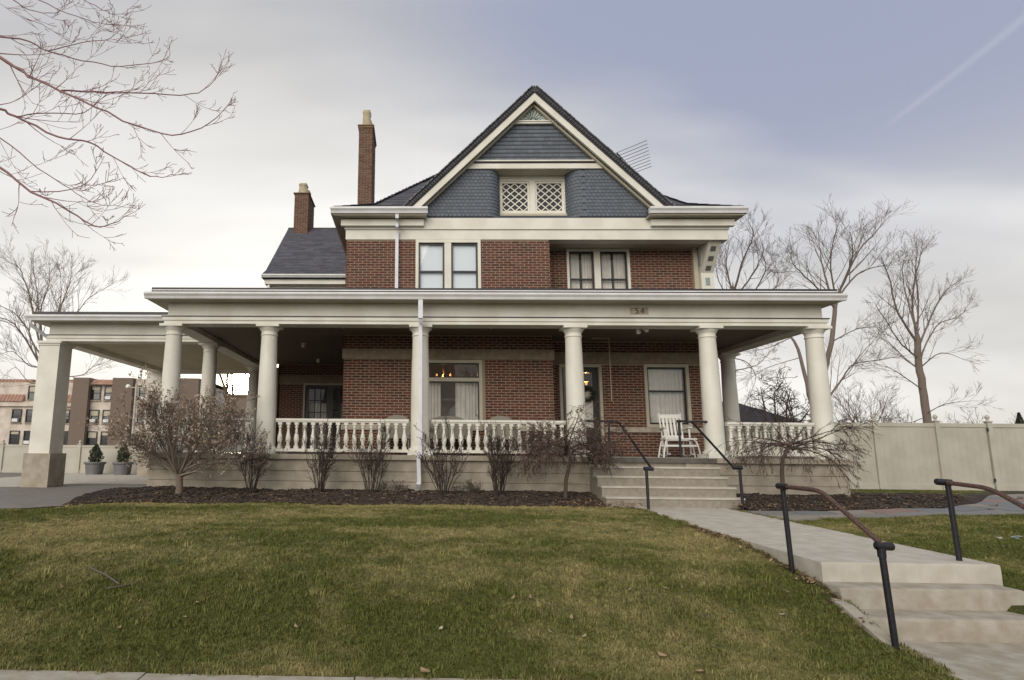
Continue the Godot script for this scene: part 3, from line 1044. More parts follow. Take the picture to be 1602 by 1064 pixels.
func build_eaves_and_roof() -> void:
	var so := MB.new()
	so.bd(EX0 + 0.03, 0.27, 7.28, 7.31, ED - 0.02, 15.3)
	so.bd(5.68, EX1 - 0.03, 7.28, 7.31, ED - 0.02, 15.3)
	so.bd(EX0 + 0.03, -1.72, 7.281, 7.31, 15.3, 25.4)
	so.bd(7.19, EX1 - 0.03, 7.281, 7.31, 15.3, 25.4)
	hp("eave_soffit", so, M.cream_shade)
	var bo := MB.new()
	bo.bd(-1.86, 0.20, 7.09, 7.25, 15.13, 15.26)
	bo.bd(5.78, 7.80, 7.09, 7.25, 15.13, 15.26)
	hp("return_board", bo, M.cream)
	var gu := MB.new()
	gutter_x(gu, EX0 - 0.02, 0.29, 7.315, ED - 0.13, 1.12)
	gu.bd(EX0 - 0.02, EX0 + 0.1, 7.315, 7.465, ED - 0.01, 25.4)
	hp("gutter", gu, M.gutter)
	gu = MB.new()
	gutter_x(gu, 5.66, EX1 + 0.02, 7.315, ED - 0.13, 1.12)
	gu.bd(EX1 - 0.1, EX1 + 0.02, 7.315, 7.465, ED - 0.01, 25.4)
	hp("gutter", gu, M.gutter)
	var gd := MB.new()
	gd.bd(-0.505, -0.425, 4.9, 6.95, 15.19, 15.265)
	gd.obox(Vector3(-0.462, 7.10, -15.07), Vector3(0.08, 0.36, 0.07), Basis(Vector3.RIGHT, -0.72))
	gd.bd(-0.50, -0.42, 7.2, 7.34, 14.90, 14.97)
	hp("downpipe", gd, M.white_blue)
	# the hipped roof with its flared foot
	var r := MB.new()
	var half := (EX1 - EX0) * 0.5
	var ts := [0.0, 0.93, half]
	r.col = Color(0.105, 0.108, 0.132)
	for i in 2:
		var t: float = ts[i]
		var u: float = ts[i + 1]
		var b1 := ED + 2.0 * half
		var A := [Vector3(EX0 + t, hip_y(t), -(ED + t)), Vector3(EX1 - t, hip_y(t), -(ED + t)), Vector3(EX1 - t, hip_y(t), -(b1 - t)), Vector3(EX0 + t, hip_y(t), -(b1 - t))]
		var B := [Vector3(EX0 + u, hip_y(u), -(ED + u)), Vector3(EX1 - u, hip_y(u), -(ED + u)), Vector3(EX1 - u, hip_y(u), -(b1 - u)), Vector3(EX0 + u, hip_y(u), -(b1 - u))]
		for k in 4:
			var k2 := (k + 1) % 4
			if k > 0:
				r.quad(A[k], A[k2], B[k2], B[k])
	# the front slope on either side of the gable
	var tl := 3.9
	var g1 := GX - (GP - 0.12 - hip_y(0.93)) / GS
	var g2 := GX - (GP - 0.12 - hip_y(tl)) / GS
	var tp := half
	for sg in [0, 1]:
		var pq := []
		for e in [[EX0, 0.0], [-0.1, 0.0], [g1, 0.93], [EX0 + 0.93, 0.93], [g2, tl], [EX0 + tl, tl], [EX0 + tp, tp]]:
			var px: float = e[0] if sg == 0 else EX0 + EX1 - e[0]
			pq.append(Vector3(px, hip_y(e[1]), -(ED + e[1])))
		if sg == 0:
			r.quad(pq[0], pq[1], pq[2], pq[3])
			r.quad(pq[3], pq[2], pq[4], pq[5])
		else:
			r.quad(pq[1], pq[0], pq[3], pq[2])
			r.quad(pq[2], pq[3], pq[5], pq[4])
	r.tri(Vector3(EX0 + tl, hip_y(tl), -(ED + tl)), Vector3(EX1 - tl, hip_y(tl), -(ED + tl)), Vector3(EX0 + tp, hip_y(tp), -(ED + tp)))
	r.bd(EX0, EX1, 7.322, EY_ - 0.012, 15.56, ED + 2.0 * half)
	r.bd(EX0, 0.26, 7.322, EY_ - 0.012, ED, 15.56)
	r.bd(5.69, EX1, 7.322, EY_ - 0.012, ED, 15.56)
	var roof := hp("roof", r, M.shingle)
	var sh := MB.new()
	var base := Vector3(0.112, 0.114, 0.14)
	var up1 := Vector3(0, 0.48, -1).normalized()
	var up2 := Vector3(0, 0.93, -1).normalized()
	var L1 := 0.93 * sqrt(1 + 0.48 * 0.48)
	var L2 := 3.0 * sqrt(1 + 0.93 * 0.93)
	shingles(sh, Vector3(0, hip_y(0), -ED), Vector3.RIGHT, up1, 0, L1, EX0, EX0 + 0.93, -0.08, 0.19, 0.13, 0.3, base)
	shingles(sh, Vector3(0, hip_y(0), -ED), Vector3.RIGHT, up1, 0, L1, 6.16, 5.89, EX1, EX1 - 0.93, 0.13, 0.3, base)
	shingles(sh, Vector3(0, hip_y(0.93), -(ED + 0.93)), Vector3.RIGHT, up2, 0, L2, EX0 + 0.93, EX0 + 3.93, 0.19, 2.9, 0.13, 0.3, base)
	shingles(sh, Vector3(0, hip_y(0.93), -(ED + 0.93)), Vector3.RIGHT, up2, 0, L2, 5.89, 3.18, EX1 - 0.93, EX1 - 3.93, 0.13, 0.3, base)
	# ridge tiles along the hips
	for sgn in [0, 1]:
		for seg in [[0.0, 0.93], [0.93, 3.9]]:
			var nn := int((seg[1] - seg[0]) / 0.16)
			for k in nn:
				var t0: float = lerpf(seg[0], seg[1], k / float(nn))
				var t1: float = lerpf(seg[0], seg[1], (k + 1.1) / nn)
				var p0 := Vector3(EX0 + t0 if sgn == 0 else EX1 - t0, hip_y(t0) + 0.03, -(ED + t0))
				var p1 := Vector3(EX0 + t1 if sgn == 0 else EX1 - t1, hip_y(t1) + 0.018, -(ED + t1))
				sh.col = slate_tone(base, 0.2)
				var dir := (p1 - p0)
				var right := dir.cross(Vector3.UP).normalized()
				sh.obox((p0 + p1) * 0.5, Vector3(0.2, 0.012, dir.length()), Basis(right, (-dir.normalized()).cross(right), -dir.normalized()))
	sub("shingle_courses", sh, M.shingle, roof, true)
	# chimneys
	chimney("tall chimney", -2.02, -1.54, 21.0, 1.5, 8.2, 12.9, 13.66, true)
	chimney("short chimney", -4.81, -4.26, 23.95, 1.4, 9.2, 11.6, 12.14, false)

func chimney(_which: String, x0: float, x1: float, d: float, depth: float, y0: float, y1: float, ypot: float, corbel: bool) -> void:
	var m := MB.new()
	m.bd(x0 + 0.01, x1 - 0.01, y0, y1, d + 0.01, d + depth - 0.01)
	var c := hp("chimney", m, M.mortar)
	var b := MB.new()
	brick_pale = 1.0
	bricks(b, Vector3(x0, 0, -d - 0.004), Vector3.RIGHT, Vector3(0, 0, 1), x1 - x0, y0, y1, [])
	bricks(b, Vector3(x1 - 0.004, 0, -d), Vector3(0, 0, -1), Vector3.RIGHT, depth, y0, y1, [])
	bricks(b, Vector3(x0 + 0.004, 0, -d - depth), Vector3(0, 0, 1), Vector3.LEFT, depth, y0, y1, [])
	brick_pale = 0.0
	sub("brickwork", b, M.brick, c, true)
	var k := MB.new()
	k.col = Color(0.75, 0.6, 0.5)
	k.bd(x0 - 0.05, x1 + 0.05, y1, y1 + 0.035, d - 0.05, d + depth + 0.05)
	if corbel:
		k.bd(x0 - 0.025, x1 + 0.025, y1 - 0.07, y1, d - 0.025, d + depth + 0.025)
	sub("cap", k, M.stone, c)
	var nn := 2 if depth > 1.2 else 1
	for i in nn:
		var p := MB.new()
		p.col = Color(1.1, 1.0, 0.88)
		var w := (x1 - x0) * 0.40
		var cd := d + depth * (i + 0.5) / nn
		var h := ypot - y1
		p.lathe([Vector2(w * 1.25, 0.035), Vector2(w * 1.25, 0.12), Vector2(w * 1.1, 0.14), Vector2(w * 0.92, h * 0.78), Vector2(w * 1.08, h * 0.82), Vector2(w * 1.08, h * 0.9), Vector2(w * 0.9, h * 0.92), Vector2(w * 0.9, h), Vector2(w * 0.7, h), Vector2(w * 0.65, 0.2)], 4, Vector3((x0 + x1) * 0.5, y1, -cd), true)
		sub("chimney_pot", p, M.sill, c)
	if not corbel:
		var fl := MB.new()
		fl.bd(x0 - 0.04, x1 + 0.04, y0 + 0.58, y0 + 0.72, d - 0.03, d + 0.01)
		sub("flashing", fl, M.gutter, c)

const GX := 2.985
const GP := 10.79
const GS := 0.985

func chevron(d0: float, d1: float, bot: float) -> PackedVector2Array:
	var a := GP - d0
	var b := GP - d1
	var wa := (a - bot) / GS
	var wb := (b - bot) / GS
	return PackedVector2Array([Vector2(GX - wa, bot), Vector2(GX - wb, bot), Vector2(GX, b), Vector2(GX + wb, bot), Vector2(GX + wa, bot), Vector2(GX, a)])

func build_gable() -> void:
	var I := Transform3D()
	var r := MB.new()
	r.col = Color(0.075, 0.077, 0.09)
	r.prism(chevron(0.05, 0.24, 7.40), I, -19.0, -14.95)
	var g := hp("gable_roof", r, M.shingle)
	# courses of shingles whose butts show along the rake
	var sh := MB.new()
	for sgn in [-1, 1]:
		var up: Vector3 = Vector3(-sgn, GS, 0).normalized()
		var out: Vector3 = Vector3(sgn * GS, 1, 0).normalized()
		var total := 3.45 * sqrt(1 + GS * GS)
		var s := 0.0
		while s < total - 0.12:
			var foot := Vector3(GX + sgn * 3.45, GP - 0.05 - 3.45 * GS, 0) + up * s
			var d := 14.90
			while d < 16.5:
				sh.col = slate_tone(Vector3(0.20, 0.205, 0.23), 0.2)
				var w := R.randf_range(0.2, 0.32)
				var lift := R.randf_range(0.02, 0.04)
				sh.obox(foot + up * 0.08 + out * lift * 0.5 + Vector3(0, 0, -d - w * 0.5), Vector3(0.175, 0.024, w - 0.008), Basis(up, out, up.cross(out)))
				d += w
			s += 0.14
	sub("shingle_courses", sh, M.shingle, g, true)
	var lace := MB.new()
	for sgn in [-1, 1]:
		var up: Vector3 = Vector3(-sgn, GS, 0).normalized()
		var out: Vector3 = Vector3(sgn * GS, 1, 0).normalized()
		var s := 0.1
		while s < 4.75:
			lace.col = slate_tone(Vector3(0.075, 0.077, 0.088), 0.2)
			var foot := Vector3(GX + sgn * 3.40, GP - 0.15 - 3.40 * GS, -14.93) + up * s
			lace.obox(foot, Vector3(0.055, 0.07, 0.03), Basis(up, out, up.cross(out)))
			s += 0.075
	sub("rake_beading", lace, M.shingle, g, true)
	var wb := MB.new()
	wb.prism(chevron(0.245, 0.45, 7.33), I, -15.04, -14.97)
	hp("bargeboard", wb, M.cream)
	var w2 := MB.new()
	w2.prism(chevron(0.45, 0.515, 7.33), I, -15.20, -15.12)
	hp("rake_moulding", w2, M.cream_shade)
	var us := MB.new()
	us.prism(chevron(0.20, 0.245, 7.33), I, -15.3, -15.05)
	us.prism(chevron(0.245, 0.45, 7.33), I, -15.3, -15.20)
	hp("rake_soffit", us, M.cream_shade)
	# backing walls, with the window recess left open
	var bk := MB.new()
	bk.col = Color(0.12, 0.135, 0.165)
	var apex := GP - 0.3
	var lo := 7.32
	var WX0 := 2.12
	var WX1 := 3.85
	bk.prism(PackedVector2Array([Vector2(GX - (apex - lo) / GS, lo), Vector2(1.80, lo), Vector2(1.80, 8.62), Vector2(GX - (apex - 8.62) / GS, 8.62)]), I, -15.5, -15.262)
	bk.prism(PackedVector2Array([Vector2(GX + (apex - lo) / GS, lo), Vector2(4.17, lo), Vector2(4.17, 8.62), Vector2(GX + (apex - 8.62) / GS, 8.62)]), I, -15.5, -15.262)
	bk.prism(PackedVector2Array([Vector2(GX - (apex - 8.62) / GS, 8.62), Vector2(GX + (apex - 8.62) / GS, 8.62), Vector2(GX, apex)]), I, -15.5, -15.262)
	bk.bd(1.7, 4.3, 7.3, 8.75, 15.80, 15.86)
	hp("gable_wall", bk, M.slate)
	# fish-scale slates, curving in towards the window
	var fs := MB.new()
	var rowh := 0.088
	var y := 7.36
	var row := 0
	while y < 8.58:
		var off := 0.0525 if row % 2 else 0.0
		var x := -0.7 + off
		while x < 6.8:
			var lim := (GP - 0.50 - y) / GS
			if absf(x - GX) < lim:
				if x < 1.78 or x > 4.19:
					fish_scale(fs, Vector3(x, y + 0.045, -15.255), Vector3.RIGHT, Vector3(0, 0, 1), 0.103, rowh * 2.0)
			x += 0.105
		for sgn in [-1, 1]:
			var cx := 1.80 if sgn < 0 else 4.17
			var ax := 0.33
			var az := 0.42
			for k in 6:
				var th := (k + (0.75 if row % 2 else 0.25)) / 6.0 * PI * 0.5
				var px := sin(th) * ax
				var pz := (1.0 - cos(th)) * az
				var tang := Vector3(cos(th) * ax, 0, -sin(th) * az).normalized()
				if sgn > 0:
					px = -px
					tang = Vector3(tang.x, 0, -tang.z)
				var out := Vector3(-tang.z, 0, tang.x)
				if out.z < 0: out = -out
				fish_scale(fs, Vector3(cx + px, y + 0.045, -15.255 - pz), tang, out, 0.103, rowh * 2.0)
		y += rowh
		row += 1
	fs.col = Color.WHITE
	hp("fish_scale_slates", fs, M.slate, null, true)
	var cv := MB.new()
	cv.col = Color(0.12, 0.135, 0.165)
	for sgn in [-1, 1]:
		for k in 8:
			var q := []
			for e in [k, k + 1]:
				var th: float = e / 8.0 * PI * 0.5
				var px: float = sin(th) * 0.325
				q.append(Vector3((1.80 + px) if sgn < 0 else (4.17 - px), 0, -15.268 - (1.0 - cos(th)) * 0.42))
			if sgn < 0:
				cv.quad(q[0] + Vector3(0, 7.3, 0), q[1] + Vector3(0, 7.3, 0), q[1] + Vector3(0, 8.65, 0), q[0] + Vector3(0, 8.65, 0))
			else:
				cv.quad(q[1] + Vector3(0, 7.3, 0), q[0] + Vector3(0, 7.3, 0), q[0] + Vector3(0, 8.65, 0), q[1] + Vector3(0, 8.65, 0))
	hp("curved_reveal", cv, M.slate)
	# bands and the upper field of straight slates
	var bd := MB.new()
	var hw := (GP - 0.50 - 8.61) / GS
	bd.prism(PackedVector2Array([Vector2(GX - hw - 0.02, 8.612), Vector2(GX + hw + 0.02, 8.612), Vector2(GX + hw - 0.12, 8.742), Vector2(GX - hw + 0.12, 8.742)]), I, -15.55, -15.19)
	bd.bd(GX - hw + 0.2, GX + hw - 0.2, 8.80, 8.835, 15.17, 15.27)
	bd.bd(GX - 0.62, GX + 0.62, 9.815, 9.855, 15.16, 15.27)
	bd.bd(GX - 0.58, GX + 0.58, 9.862, 9.89, 15.14, 15.27)
	hp("gable_band", bd, M.cream)
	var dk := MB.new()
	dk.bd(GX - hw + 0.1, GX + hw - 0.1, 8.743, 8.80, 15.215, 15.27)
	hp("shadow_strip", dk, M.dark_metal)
	var us2 := MB.new()
	y = 8.836
	while y < 9.81:
		var lim := (GP - 0.5 - y) / GS
		var x := GX - lim - R.randf() * 0.15
		while x < GX + lim:
			us2.col = slate_tone(Vector3(0.135, 0.155, 0.19), 0.13)
			var w := R.randf_range(0.13, 0.2)
			var a := maxf(x, GX - lim)
			var b := minf(x + w - 0.003, GX + lim)
			if b - a > 0.02:
				var e := minf(y + 0.125, 9.815)
				us2.quad(Vector3(a, y, -15.225), Vector3(b, y, -15.225), Vector3(b, e, -15.252), Vector3(a, e, -15.252))
				us2.quad(Vector3(a, y, -15.26), Vector3(b, y, -15.26), Vector3(b, y, -15.225), Vector3(a, y, -15.225))
			x += w
		y += 0.108
	us2.col = Color.WHITE
	hp("straight_slates", us2, M.slate, null, true)
	var sb := MB.new()
	sb.prism(PackedVector2Array([Vector2(GX - 0.56, 9.89), Vector2(GX + 0.56, 9.89), Vector2(GX, 9.89 + 0.56 * GS)]), I, -15.27, -15.235)
	var sun := hp("sunburst_panel", sb, M.sunburst)
	for k in 9:
		var an := PI * (k + 1.0) / 10.0
		var ln := 0.17 + 0.25 * pow(sin(an), 2.5)
		var pts := PackedVector3Array()
		var rad := PackedFloat32Array()
		for q in 9:
			var t := q / 8.0
			var rr := 0.07 + ln * t
			var wv := sin(t * 9.5) * 0.012
			pts.append(Vector3(GX + cos(an) * rr - sin(an) * wv, 9.905 + sin(an) * rr * 1.0 + cos(an) * wv, -15.232))
			rad.append(0.011 * (1.0 - 0.5 * t))
		var ray := MB.new()
		ray.tube(pts, rad, 5, true)
		sub("ray", ray, M.dark_metal, sun)
	# the latticed pair of windows
	var so := MB.new()
	so.bd(1.75, 4.22, 8.605, 8.64, 15.27, 15.8)
	so.bd(2.08, 3.89, 7.50, 7.56, 15.55, 15.8)
	hp("recess_soffit", so, M.cream_shade)
	var sl := MB.new()
	sl.col = Color(0.1, 0.115, 0.15)
	sl.prism(PackedVector2Array([Vector2(-15.7, 7.54), Vector2(-15.27, 7.37), Vector2(-15.27, 7.3), Vector2(-15.7, 7.3)]), Transform3D(Basis(Vector3(0, 0, 1), Vector3(0, 1, 0), Vector3(-1, 0, 0)), Vector3.ZERO), -4.2, -1.78)
	hp("recess_sill", sl, M.slate)
	var fr := MB.new()
	fr.frame(WX0, WX1, 7.57, 8.604, 0.055, 15.62, 15.78)
	fr.bd(WX0 + 0.055, WX1 - 0.055, 8.47, 8.55, 15.64, 15.78)
	fr.bd(2.92, 3.06, 7.625, 8.47, 15.625, 15.78)
	hp("window_frame", fr, M.cream)
	for q in [[2.176, 2.918], [3.062, 3.794]]:
		var s := MB.new()
		s.frame(q[0], q[1], 7.627, 8.468, 0.05, 15.66, 15.72)
		var w := hp("lattice_window", s, M.cream)
		var x0: float = q[0] + 0.05
		var x1: float = q[1] - 0.05
		pane(x0, x1, 7.677, 8.418, 15.705, w, M.dark_glass)
		var cell := (x1 - x0) / 3.0
		var y0 := 7.677
		var y1 := 8.418
		var nbar := 7
		for sg in [-1, 1]:
			for k in range(-4, 8):
				var cpos: float = x0 + cell * (k + 0.5)
				# bar: x = cpos + sg * (y - y0), clipped
				var ya := y0
				var yb := y1
				var slope: float = cell / ((y1 - y0) / 4.0) * sg
				var xa := cpos
				var xb: float = cpos + slope * (yb - ya)
				if sg > 0:
					if xa < x0: ya += (x0 - xa) / slope; xa = x0
					if xb > x1: yb -= (xb - x1) / slope; xb = x1
				else:
					if xa > x1: ya += (x1 - xa) / slope; xa = x1
					if xb < x0: yb -= (xb - x0) / slope; xb = x0
				if yb - ya > 0.03:
					var a := Vector3(xa, ya, -15.69)
					var b := Vector3(xb, yb, -15.69)
					var dr := (b - a).normalized()
					var bar := MB.new()
					bar.obox((a + b) * 0.5 + Vector3(0, 0, 0.002 * sg), Vector3((b - a).length(), 0.026, 0.016), Basis(dr, Vector3(0, 0, 1).cross(dr), Vector3(0, 0, 1)))
					sub("lattice_bar", bar, M.cream, w)

func build_wing() -> void:
	var holes := [[-3.66, -2.0, FLOOR, 3.735]]
	var w := MB.new()
	wall(w, -4.52, -1.5, 0.6, 7.0, 20.90, 21.1, holes)
	w.bd(-4.52, -4.30, 0.6, 7.0, 21.1, 27.0)
	w.bd(-4.52, -1.5, 0.6, 7.0, 27.0, 27.2)
	w.bd(-4.3, -1.5, 4.45, 4.7, 21.1, 27.0)
	w.bd(-4.3, -1.5, 1.2, 1.45, 21.1, 27.0)
	w.bd(-4.3, -1.5, 1.45, 4.45, 23.5, 23.6)
	hp("wing_wall", w, M.mortar)
	var b := MB.new()
	bricks(b, Vector3(-4.52, 0, -20.902), Vector3.RIGHT, Vector3(0, 0, 1), 2.78, FLOOR, 4.36, local_holes([[-3.66, -2.0, FLOOR, 3.735], [-4.6, -1.6, 3.735, 3.99]], -4.52))
	bricks(b, Vector3(-4.52, 0, -20.902), Vector3.RIGHT, Vector3(0, 0, 1), 2.78, 4.95, 6.95, [])
	hp("brickwork", b, M.brick, null, true)
	var st := MB.new()
	st.bd(-4.55, -1.75, 3.74, 3.985, 20.85, 20.92)
	hp("stone_band", st, M.stone)
	var ps := MB.new()
	ps.bd(-4.66, -4.50, FLOOR, 4.24, 20.78, 21.0)
	hp("corner_board", ps, M.cream_shade)
	# french doors
	var fr := MB.new()
	fr.frame(-3.66, -1.9, FLOOR, 3.735, 0.06, 20.87, 21.0)
	var fd := hp("french_door", fr, M.cream_shade)
	for q in [[-3.60, -2.78], [-2.78, -1.96]]:
		var lf := MB.new()
		lf.frame(q[0], q[1], FLOOR + 0.02, 3.67, 0.11, 20.92, 20.97)
		for k in 3:
			var x: float = lerpf(q[0] + 0.11, q[1] - 0.11, (k + 1) / 3.0)
			if k < 2: lf.bd(x - 0.014, x + 0.014, FLOOR + 0.13, 3.56, 20.925, 20.96)
		for k in 4:
			var y: float = lerpf(FLOOR + 0.13, 3.56, (k + 1) / 5.0)
			lf.bd(q[0] + 0.11, q[1] - 0.11, y - 0.014, y + 0.014, 20.927, 20.958)
		sub("door_leaf", lf, M.dark_wood, fd)
		pane(q[0] + 0.11, q[1] - 0.11, FLOOR + 0.13, 3.56, 20.95, fd)
	var cu := MB.new()
	drape(cu, -3.5, -2.85, 1.6, 3.1, 21.2, 6, 0.02)
	drape(cu, -2.45, -1.98, 1.6, 3.1, 21.2, 6, 0.02)
	sub("curtain", cu, M.curtain, fd)
	# eaves and roof
	var ev := MB.new()
	ev.bd(-5.02, -1.75, 7.0, 7.16, 20.5, 20.9)
	ev.bd(-4.85, -1.75, 6.80, 7.0, 20.75, 20.9)
	hp("wing_eave", ev, M.cream)
	var gu := MB.new()
	gutter_x(gu, -5.11, -1.75, 7.17, 20.36)
	gu.bd(-4.93, -4.86, 6.2, 7.17, 20.55, 20.62)
	hp("wing_gutter", gu, M.gutter)
	var r := MB.new()
	r.col = Color(0.062, 0.062, 0.078)
	r.along_x(PackedVector2Array([Vector2(20.4, 7.29), Vector2(21.0, 7.60), Vector2(24.4, 10.30), Vector2(27.8, 7.60), Vector2(28.4, 7.29), Vector2(28.4, 7.17), Vector2(20.4, 7.17)]), -5.09, -1.6)
	var rf := hp("wing_roof", r, M.shingle)
	var sh := MB.new()
	var base := Vector3(0.112, 0.114, 0.14)
	var u1 := Vector3(0, 0.31, -0.6)
	var u2 := Vector3(0, 2.70, -3.4)
	shingles(sh, Vector3(0, 7.292, -20.4), Vector3.RIGHT, u1.normalized(), 0, u1.length(), -5.11, -5.11, -1.72, -1.72, 0.14, 0.3, base)
	shingles(sh, Vector3(0, 7.602, -21.0), Vector3.RIGHT, u2.normalized(), 0, u2.length(), -5.11, -5.11, -1.72, -1.72, 0.14, 0.3, base)
	sub("shingle_courses", sh, M.shingle, rf, true)
	var rt := MB.new()
	rt.col = Color(0.12, 0.115, 0.10)
	rt.rod(Vector3(-5.11, 10.32, -24.4), Vector3(-1.7, 10.32, -24.4), 0.03)
	sub("ridge_roll", rt, M.shingle, rf)

# ------------------------------------------------------------------ plants
var tips := PackedVector3Array()

func rand_dir() -> Vector3:
	return Vector3(R.randf_range(-1, 1), R.randf_range(-1, 1), R.randf_range(-1, 1))

func side_dir(dir: Vector3, ang: float) -> Vector3:
	var a := dir.cross(rand_dir()).normalized()
	if a.length_squared() < 0.5:
		a = dir.cross(Vector3(0.3, 1, 0.2)).normalized()
	return dir.rotated(a, ang)

# P: levels, wob, up [per level], ang, ratio, kids [per level], minr, keep_tips, col
func branch(mb: MB, p: Vector3, dir: Vector3, length: float, r: float, lvl: int, P: Dictionary) -> void:
	var segs := 5 if lvl <= 1 else (4 if lvl == 2 else 3)
	var pts := PackedVector3Array([p])
	var rad := PackedFloat32Array([r])
	var d := dir
	var ups: Array = P.up
	var kids: Array = P.kids
	var up: float = ups[mini(lvl, ups.size() - 1)]
	for i in segs:
		d = (d + rand_dir() * P.wob + Vector3.UP * up).normalized()
		p += d * length / segs
		pts.append(p)
		rad.append(maxf(r * (1.0 - 0.8 * (i + 1.0) / segs), P.minr))
	mb.tube(pts, rad, 7 if r > 0.05 else (5 if r > 0.018 else 3))
	if lvl < P.levels:
		var nk: int = kids[mini(lvl, kids.size() - 1)]
		for k in nk:
			var t := R.randf_range(0.25, 1.0)
			var f := t * segs
			var i := mini(int(f), segs - 1)
			var q := pts[i].lerp(pts[i + 1], f - i)
			var dd := (pts[i + 1] - pts[i]).normalized()
			branch(mb, q, side_dir(dd, P.ang * R.randf_range(0.6, 1.3)), length * P.ratio * R.randf_range(0.6, 1.15) * (1.15 - 0.5 * t), maxf(rad[i] * 0.55, P.minr), lvl + 1, P)
	elif P.has("tips"):
		tips.append(p)

func limb(mb: MB, pts: Array, r0: float, r1: float, per_m: float, length: float, P: Dictionary, from := 0.15) -> void:
	var q := PackedVector3Array()
	var m := pts.size()
	for i in m - 1:
		var a: Vector3 = pts[maxi(i - 1, 0)]
		var b: Vector3 = pts[i]
		var c: Vector3 = pts[i + 1]
		var e: Vector3 = pts[mini(i + 2, m - 1)]
		for k in 4:
			q.append(b.cubic_interpolate(c, a, e, k / 4.0))
	q.append(pts[m - 1])
	var total := 0.0
	for i in q.size() - 1:
		total += q[i].distance_to(q[i + 1])
	var jit := total * 0.004
	var rad := PackedFloat32Array()
	for i in q.size():
		if i > 0 and i < q.size() - 1:
			q[i] += rand_dir() * jit
		rad.append(lerpf(r0, r1, pow(i / float(q.size() - 1), 0.8)))
	mb.tube(q, rad, 9 if r0 > 0.2 else (7 if r0 > 0.04 else 5))
	var cnt := int(total * per_m)
	for k in cnt:
		var t := lerpf(from, 1.0, (k + R.randf()) / cnt)
		var f := t * (q.size() - 1)
		var i := mini(int(f), q.size() - 2)
		var dd := (q[i + 1] - q[i]).normalized()
		branch(mb, q[i].lerp(q[i + 1], f - i), side_dir(dd, P.ang * R.randf_range(0.6, 1.25)), length * R.randf_range(0.5, 1.2) * (1.2 - 0.65 * t), maxf(rad[i] * 0.5, P.minr), 1, P)
	branch(mb, q[q.size() - 1], (q[q.size() - 1] - q[q.size() - 2]).normalized(), length * 0.35, r1, 2, P)

func bare_tree(called: String, label: String, group: String, base: Vector3, limbs: Array, trunk_first: int, per_m: float, length: float, P: Dictionary, tone: Color, extra_trunk: Array = []) -> Node3D:
	var t := thing(called, label, "tree", base, group)
	var tr := MB.new()
	tr.col = tone
	for i in trunk_first:
		limb(tr, limbs[i].slice(2), limbs[i][0], limbs[i][1], 0.0, length, P)
	if extra_trunk:
		limb(tr, extra_trunk.slice(2), extra_trunk[0], extra_trunk[1], 0.0, length, P)
	hp("trunk", tr, M.bark, t)
	var cr := MB.new()
	cr.col = tone
	for i in range(trunk_first, limbs.size()):
		limb(cr, limbs[i].slice(2), limbs[i][0], limbs[i][1], per_m, length, P)
	hp("crown", cr, M.bark, t)
	return t

func wild_tree(called: String, label: String, group: String, base: Vector3, h: float, r: float, n: int, spread: float, P: Dictionary, tone: Color) -> Node3D:
	var t := thing(called, label, "tree", base, group)
	var tr := MB.new()
	tr.col = tone
	var top := base + Vector3(R.randf_range(-0.1, 0.1) * h, h * 0.45, R.randf_range(-0.1, 0.1) * h)
	limb(tr, [base - Vector3(0, 0.2, 0), base.lerp(top, 0.5) + rand_dir() * h * 0.02, top], r, r * 0.55, 0.0, 1.0, P)
	hp("trunk", tr, M.bark, t)
	var cr := MB.new()
	cr.col = tone
	for i in n:
		var f := R.randf_range(0.35, 1.0)
		var an := TAU * i / n + R.randf_range(-0.4, 0.4)
		branch(cr, base.lerp(top, f), Vector3(cos(an) * spread, 1.0, sin(an) * spread).normalized(), h * R.randf_range(0.4, 0.6) * (1.25 - f * 0.4), r * 0.45, 0, P)
	hp("crown", cr, M.bark, t)
	return t

func stem_shrub(label: String, base: Vector3, h: float, n: int, spread: float, tone: Color, sd: int) -> void:
	R.seed = sd
	var t := thing("bare_shrub", label, "shrub", base, "bare upright shrubs along the porch")
	var P := {"levels": 2, "wob": 0.17, "up": [0.08, 0.10, 0.06], "ang": 0.62, "ratio": 0.36, "kids": [9, 4], "minr": 0.0034, "tips": true}
	var mb := MB.new()
	mb.col = tone
	tips.clear()
	for i in n:
		var an := R.randf() * TAU
		var s := spread * sqrt(R.randf())
		branch(mb, Vector3(cos(an) * 0.12 * s * 2.0, -0.05, sin(an) * 0.10 * s * 2.0), Vector3(cos(an) * s, 1.0, sin(an) * s * 0.8).normalized(), h * R.randf_range(0.7, 1.08), R.randf_range(0.009, 0.016), 0, P)
	part("stems", mb, M.bark, t)
	var lf := MB.new()
	for p in tips:
		if R.randf() < 0.4:
			leaf(lf, p, R.randf_range(0.012, 0.028), Color(0.10, 0.055, 0.04).lerp(Color(0.2, 0.14, 0.10), R.randf()))
	part("dry_buds", lf, M.leafy, t, true)

func leaf(mb: MB, p: Vector3, s: float, c: Color) -> void:
	mb.col = c
	var a := rand_dir().normalized() * s
	var b := a.cross(rand_dir()).normalized() * s * 0.55
	mb.quad(p - a, p + b, p + a, p - b)

